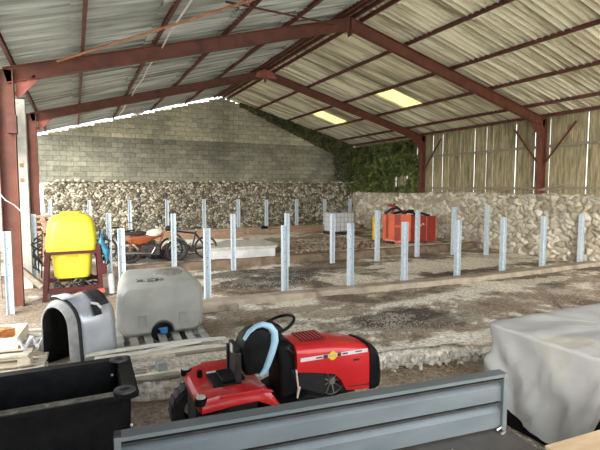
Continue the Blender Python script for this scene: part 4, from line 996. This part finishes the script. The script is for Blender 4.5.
# IBC
def ibc():
    r = empty('caged_water_tank', (11.0, 18.6, .2), -.02); tag(r, 'white plastic cube tank in a metal cage near the back right corner', 'tank')
    bm = NB(); box(bm, (-.55, -.45, .16), (.55, .45, 1.02)); build('bottle', bm, IBCW, r, bevel=.05)
    bm = NB()
    for z in (.18, .38, .60, .82, 1.04):
        for a, b in (((-.58, -.48), (.58, -.48)), ((.58, -.48), (.58, .48)), ((.58, .48), (-.58, .48)), ((-.58, .48), (-.58, -.48))): bar(bm, (a[0], a[1], z), (b[0], b[1], z), .014, .014)
    for k in range(7):
        x = -.58+1.16*k/6
        for y in (-.48, .48): bar(bm, (x, y, .16), (x, y, 1.05), .014, .014)
    for k in range(1, 5):
        y = -.48+.96*k/5
        for x in (-.58, .58): bar(bm, (x, y, .16), (x, y, 1.05), .014, .014)
    build('cage', bm, STEEL, r)
    bm = NB(); box(bm, (-.58, -.48, .10), (.58, .48, .16)); 
    for x in (-.5, 0, .5):
        for y in (-.4, 0, .4): box(bm, (x-.07, y-.07, 0), (x+.07, y+.07, .10))
    build('pallet_base', bm, STEELD, r)
    bm = NB(); lathe(bm, [(0, 0), (.11, 0), (.11, .04), (0, .05)], (0, 0, 1.02), 'z', 18); build('cap', bm, BLACKP, r)
ibc()
# orange red machine
def machine():
    r = empty('farm_machine', (11.7, 14.5, .2), 0); tag(r, 'orange-red steel farm machine with ribbed panels by the right rubble wall', 'farm machine')
    A, B, D, E_ = V((-.88, .42, 0)), V((-.08, -.32, 0)), V((1.0, -.46, 0)), V((.5, .75, 0))
    def face(p, q, z0, z1, m, name, th=.03):
        bm = NB(); d = (q-p); n = V((d.y, -d.x, 0)).normalized()
        loft(bm, [[p+V((0, 0, z0)), q+V((0, 0, z0)), q-n*th+V((0, 0, z0)), p-n*th+V((0, 0, z0))], [p+V((0, 0, z1)), q+V((0, 0, z1)), q-n*th+V((0, 0, z1)), p-n*th+V((0, 0, z1))]]); return build(name, bm, m, r)
    face(A, B, .08, 1.12, REDG, 'left_panel'); face(B, D, .08, 1.06, REDG, 'right_panel'); face(D, E_, .08, 1.06, REDG, 'end_panel'); face(E_, A, .08, 1.06, REDG, 'back_panel')
    d = (B-A); n = V((d.y, -d.x, 0)).normalized()
    for f0, f1 in ((.0, .12), (.2, .42), (.62, .98)):
        bm = NB(); p = A+d*f0; q = A+d*f1; loft(bm, [[p+V((0, 0, z)), q+V((0, 0, z)), q+n*.05+V((0, 0, z)), p+n*.05+V((0, 0, z))] for z in (.12, 1.14)]); build('panel_rib', bm, REDF, r)
    bm = NB(); p = A+d*.42; q = A+d*.62; loft(bm, [[p+V((0, 0, z)), q+V((0, 0, z)), q+n*.04+V((0, 0, z)), p+n*.04+V((0, 0, z))] for z in (.62, .72)]); build('cross_rib', bm, REDF, r)
    bm = NB(); p = A+d*.1+n*.03; q = A+d*.9+n*.03; tube(bm, [p+V((0, 0, .16)), (p+q)/2+n*.22+V((0, 0, .07)), q+V((0, 0, .12))], .06, 8); build('bottom_lip', bm, mat('faded_orange', (.75, .28, .20), (.6, .2, .14)), r)
    d2 = D-B; n2 = V((d2.y, -d2.x, 0)).normalized()
    for f in (.6, .98):
        bm = NB(); p = B+d2*f+n2*.03; bar(bm, p+V((0, 0, .1)), p+V((0, 0, 1.05)), .03, .03); build('angle_bar', bm, PINK, r)
    for f, z in ((.2, .80), (.32, .74), (.42, .78)):
        bm = NB(); p = B+d2*f+n2*.012; q = B+d2*(f+.09)+n2*.012; bar(bm, p+V((0, 0, z)), q+V((0, 0, z-.04)), .01, .05); build('worn_marking', bm, mat('worn_white', (.6, .5, .42)), r)
    bm = NB(); p = A+V((-.22, .1, 0)); box(bm, p+V((-.1, -.1, .12)), p+V((.1, .16, 1.02))); build('yellow_guard', bm, YELB, r, bevel=.02)
    bm = NB()
    for p, q in (((-.9, .3, 1.15), (-.5, 0, 1.4)), ((-.7, .2, 1.5), (-.25, -.1, 1.15)), ((-.2, 0, 1.15), (.4, .2, 1.25)), ((.2, -.1, 1.14), (.9, -.2, 1.06)), ((-.5, .3, 1.15), (.5, .3, 1.18))): tube(bm, [p, ((p[0]+q[0])/2, (p[1]+q[1])/2, (p[2]+q[2])/2+.06), q], .05, 7)
    build('folded_linkage', bm, BLACKM, r)
    bm = NB(); tube(bm, [(-.62, .2, 1.16), (-.55, .15, 1.55), (-.62, .1, 1.42), (-.8, .2, 1.5)], .05, 7); tube(bm, [(-.15, .1, 1.1), (-.1, .05, 1.3)], .06, 7); build('red_arm', bm, REDG, r)
    bm = NB(); box(bm, (-.8, -.1, 0), (.9, .3, .1)); build('base', bm, BLACKM, r)
machine()

# white cable hanging at the left edge and a dark blue cloth
bm = NB(); tube(bm, [(-1.3, 10.3, 2.3), (-1.18, 10.35, 2.12), (-1.05, 10.45, 2.02), (-.92, 10.5, 1.86), (-.90, 10.5, 1.68)], .012, 6); tag(build('hanging_cable', bm, WHITE), 'thin white cable looping off the nearest steel column at the left edge', 'cable')

# ---------------------------------------------------------------- ivy and vines
def leaves(name, n, gen, m, size, label, cat):
    bm = NB()
    for i in range(n):
        p, nm = gen(); s = size*random.uniform(.6, 1.3)
        x, y = frame(nm+V((random.uniform(-.7, .7), random.uniform(-.7, .7), random.uniform(-.7, .7))))
        a = random.uniform(0, PI*2); x, y = x*math.cos(a)+y*math.sin(a), y*math.cos(a)-x*math.sin(a)
        vs = [bm.verts.new(p+x*s*u+y*s*v) for u, v in ((0, -.5), (.42, -.15), (.3, .3), (0, .55), (-.3, .3), (-.42, -.15))]
        bm.faces.new(vs)
    o = build(name, bm, m); tag(o, label, cat, kind='stuff'); return o
def g1():
    while True:
        y = random.uniform(16.75, YB-.05); z = random.uniform(2.15, 4.55)
        if noise.noise(V((y*.9, z*.9, 4)))+.55-(.3 if y < 17.3 else 0) > random.random()*.6: break
    return V((XR-.05-.35*random.random()**2*(.4+abs(noise.noise(V((y, z, 0))))*2), y, z)), V((-1, 0, .2))
leaves('ivy', 9000, g1, LEAF, .13, 'dense green ivy covering the boards above the right rubble wall in the back corner', 'ivy')
def g2():
    while True:
        x = random.uniform(7.6, XR-.1); f = (x-7.6)/6.7; dz = random.random()**1.5*(.15+.9*f+(1.3 if x > 13.0 else 0))
        if random.random() < .25+f: break
    return V((x, YB-.03-.22*random.random()**2, roofz(x)-.12-dz)), V((0, -1, .1))
leaves('climbing_vine', 4200, g2, LEAFD, .11, 'dark straggling vine hanging along the right slope of the back gable wall', 'vine')
bm = NB()
pts = [(XR-.02, 15.6, 2.25)]
for k in range(14): pts.append((XR-.1+random.uniform(-.05, .05), 15.4-k*.42, 2.24+.09*abs(math.sin(k*.8))+random.uniform(-.02, .05)))
tube(bm, pts, .022, 6); tube(bm, [(XR-.1, 14.4, 2.22), (XR-.15, 13.9, 2.45), (XR-.08, 13.7, 2.62)], .02, 6); tube(bm, [(XR-.1, 11.2, 2.2), (XR-.2, 10.6, 2.3), (XR-.1, 9.6, 2.5)], .02, 6)
tag(build('dead_vine_stem', bm, STEM), 'bare pale creeper stem trailing along the top of the right rubble wall', 'vine')

# ---------------------------------------------------------------- loose litter
def litter(name, n, gen, m, smin, smax, label, cat, straw=False):
    bm = NB()
    for i in range(n):
        x, y, z = gen(); s = random.uniform(smin, smax)
        if straw:
            a = random.uniform(0, PI*2); l = s*random.uniform(3, 9); tube(bm, [(x, y, z+.01), (x+l*math.cos(a)*.5, y+l*math.sin(a)*.5, z+.02+random.uniform(0, .01)), (x+l*math.cos(a), y+l*math.sin(a), z+.008)], s*.35, 3)
        else:
            M = Matrix.Translation((x, y, z+s*.3)) @ Euler((random.random()*6, random.random()*6, 0)).to_matrix().to_4x4() @ Matrix.Diagonal((s, s*.8, s*.55, 1))
            k = random.uniform(.5, 1); box(bm, (-.5, -.5*k, -.5), (.5*k, .5, .4), M)
    tag(build(name, bm, m), label, cat, kind='stuff')
def gauss(cx, cy, sx, sy, z): return lambda: (random.gauss(cx, sx), random.gauss(cy, sy), z)
litter('gravel', 1500, gauss(5.2, 6.65, .65, .28, .0), PEB, .012, .035, 'dark gritty gravel patch on the slab behind the lawn tractor', 'gravel')
litter('gravel', 1800, gauss(4.5, 11.1, .7, .5, .0), PEB, .014, .04, 'dark crumbly dung patch between the front and middle post rows', 'gravel')
litter('rubble_debris', 700, lambda: (random.uniform(4.5, 10.5), random.uniform(13.7, 17.2), .21), mat('brown_debris', (.20, .15, .10), (.34, .27, .19), 1.5, .9), .03, .11, 'brown clods and debris strewn on the raised floor at the back', 'debris')
litter('straw', 1500, lambda: (lambda x: (x, random.uniform(3.2, slab_edge(x)-.1), -.21))(random.uniform(2.6, 5.0)), STRAW, .006, .012, 'straw and dirt scattered on the low ground beside the lawn tractor', 'straw', True)
litter('straw', 900, lambda: (random.uniform(2.75, 4.05), random.uniform(2.0, 3.6), -.21), mat('pale_straw', (.62, .58, .45), (.45, .40, .28), 3, .8), .010, .022, 'pale dry stalks between the trailer and the covered load', 'straw', True)
litter('stones', 420, lambda: (lambda x: (x, slab_edge(x)+random.gauss(-.08, .10), random.uniform(-.2, -.1)))(random.uniform(2.8, 6.2)), CONCP, .03, .09, 'pale crumbled concrete bits along the broken slab edge', 'stones')
litter('gravel', 1300, lambda: (random.uniform(1.8, 13.5), random.uniform(5.6, 8.4), .0), mat('mixed_grit', (.42, .38, .31), (.20, .17, .13), 1.2, .9), .01, .03, 'thin scatter of small stones over the front slab', 'gravel')

# ---------------------------------------------------------------- light
W = bpy.data.worlds.new('World'); S.world = W; W.use_nodes = True
nt = W.node_tree; bg = nt.nodes['Background']
tc = nt.nodes.new('ShaderNodeTexCoord'); sp = nt.nodes.new('ShaderNodeSeparateXYZ'); rp = nt.nodes.new('ShaderNodeValToRGB')
nt.links.new(tc.outputs['Generated'], sp.inputs[0]); nt.links.new(sp.outputs['Z'], rp.inputs['Fac']); nt.links.new(rp.outputs['Color'], bg.inputs['Color'])
rp.color_ramp.elements[0].position = .0; rp.color_ramp.elements[0].color = (.95, .97, 1, 1); rp.color_ramp.elements[1].position = .8; rp.color_ramp.elements[1].color = (.80, .90, 1, 1)
bg.inputs['Strength'].default_value = 1.25
def sun(e, ang, rot, col):
    l = bpy.data.lights.new('sun', 'SUN'); l.energy = e; l.angle = math.radians(ang); l.color = col
    o = bpy.data.objects.new('sun', l); C.objects.link(o); o.rotation_euler = rot
# broad overcast glow entering through the open front (rotation tilts the beam towards +Y, +X)
sun(2.6, 50, (math.radians(70), 0, math.radians(-50)), (1, .95, .86))

# ---------------------------------------------------------------- camera
cam = bpy.data.cameras.new('camera'); co = bpy.data.objects.new('camera', cam); C.objects.link(co)
cam.sensor_fit = 'HORIZONTAL'; cam.sensor_width = 36; cam.lens = 465/600*36; cam.clip_end = 500; cam.clip_start = .05
co.location = (0, 0, 2.35); co.rotation_euler = (PI/2-math.atan(37/465), 0, -math.radians(25.8))
S.camera = co
S.view_settings.view_transform = 'Standard'; S.view_settings.look = 'None'; S.view_settings.exposure = 1.68; S.view_settings.gamma = 1
S.view_settings.use_curve_mapping = False
S.cycles.use_denoising = True; S.cycles.max_bounces = 8; S.cycles.diffuse_bounces = 5
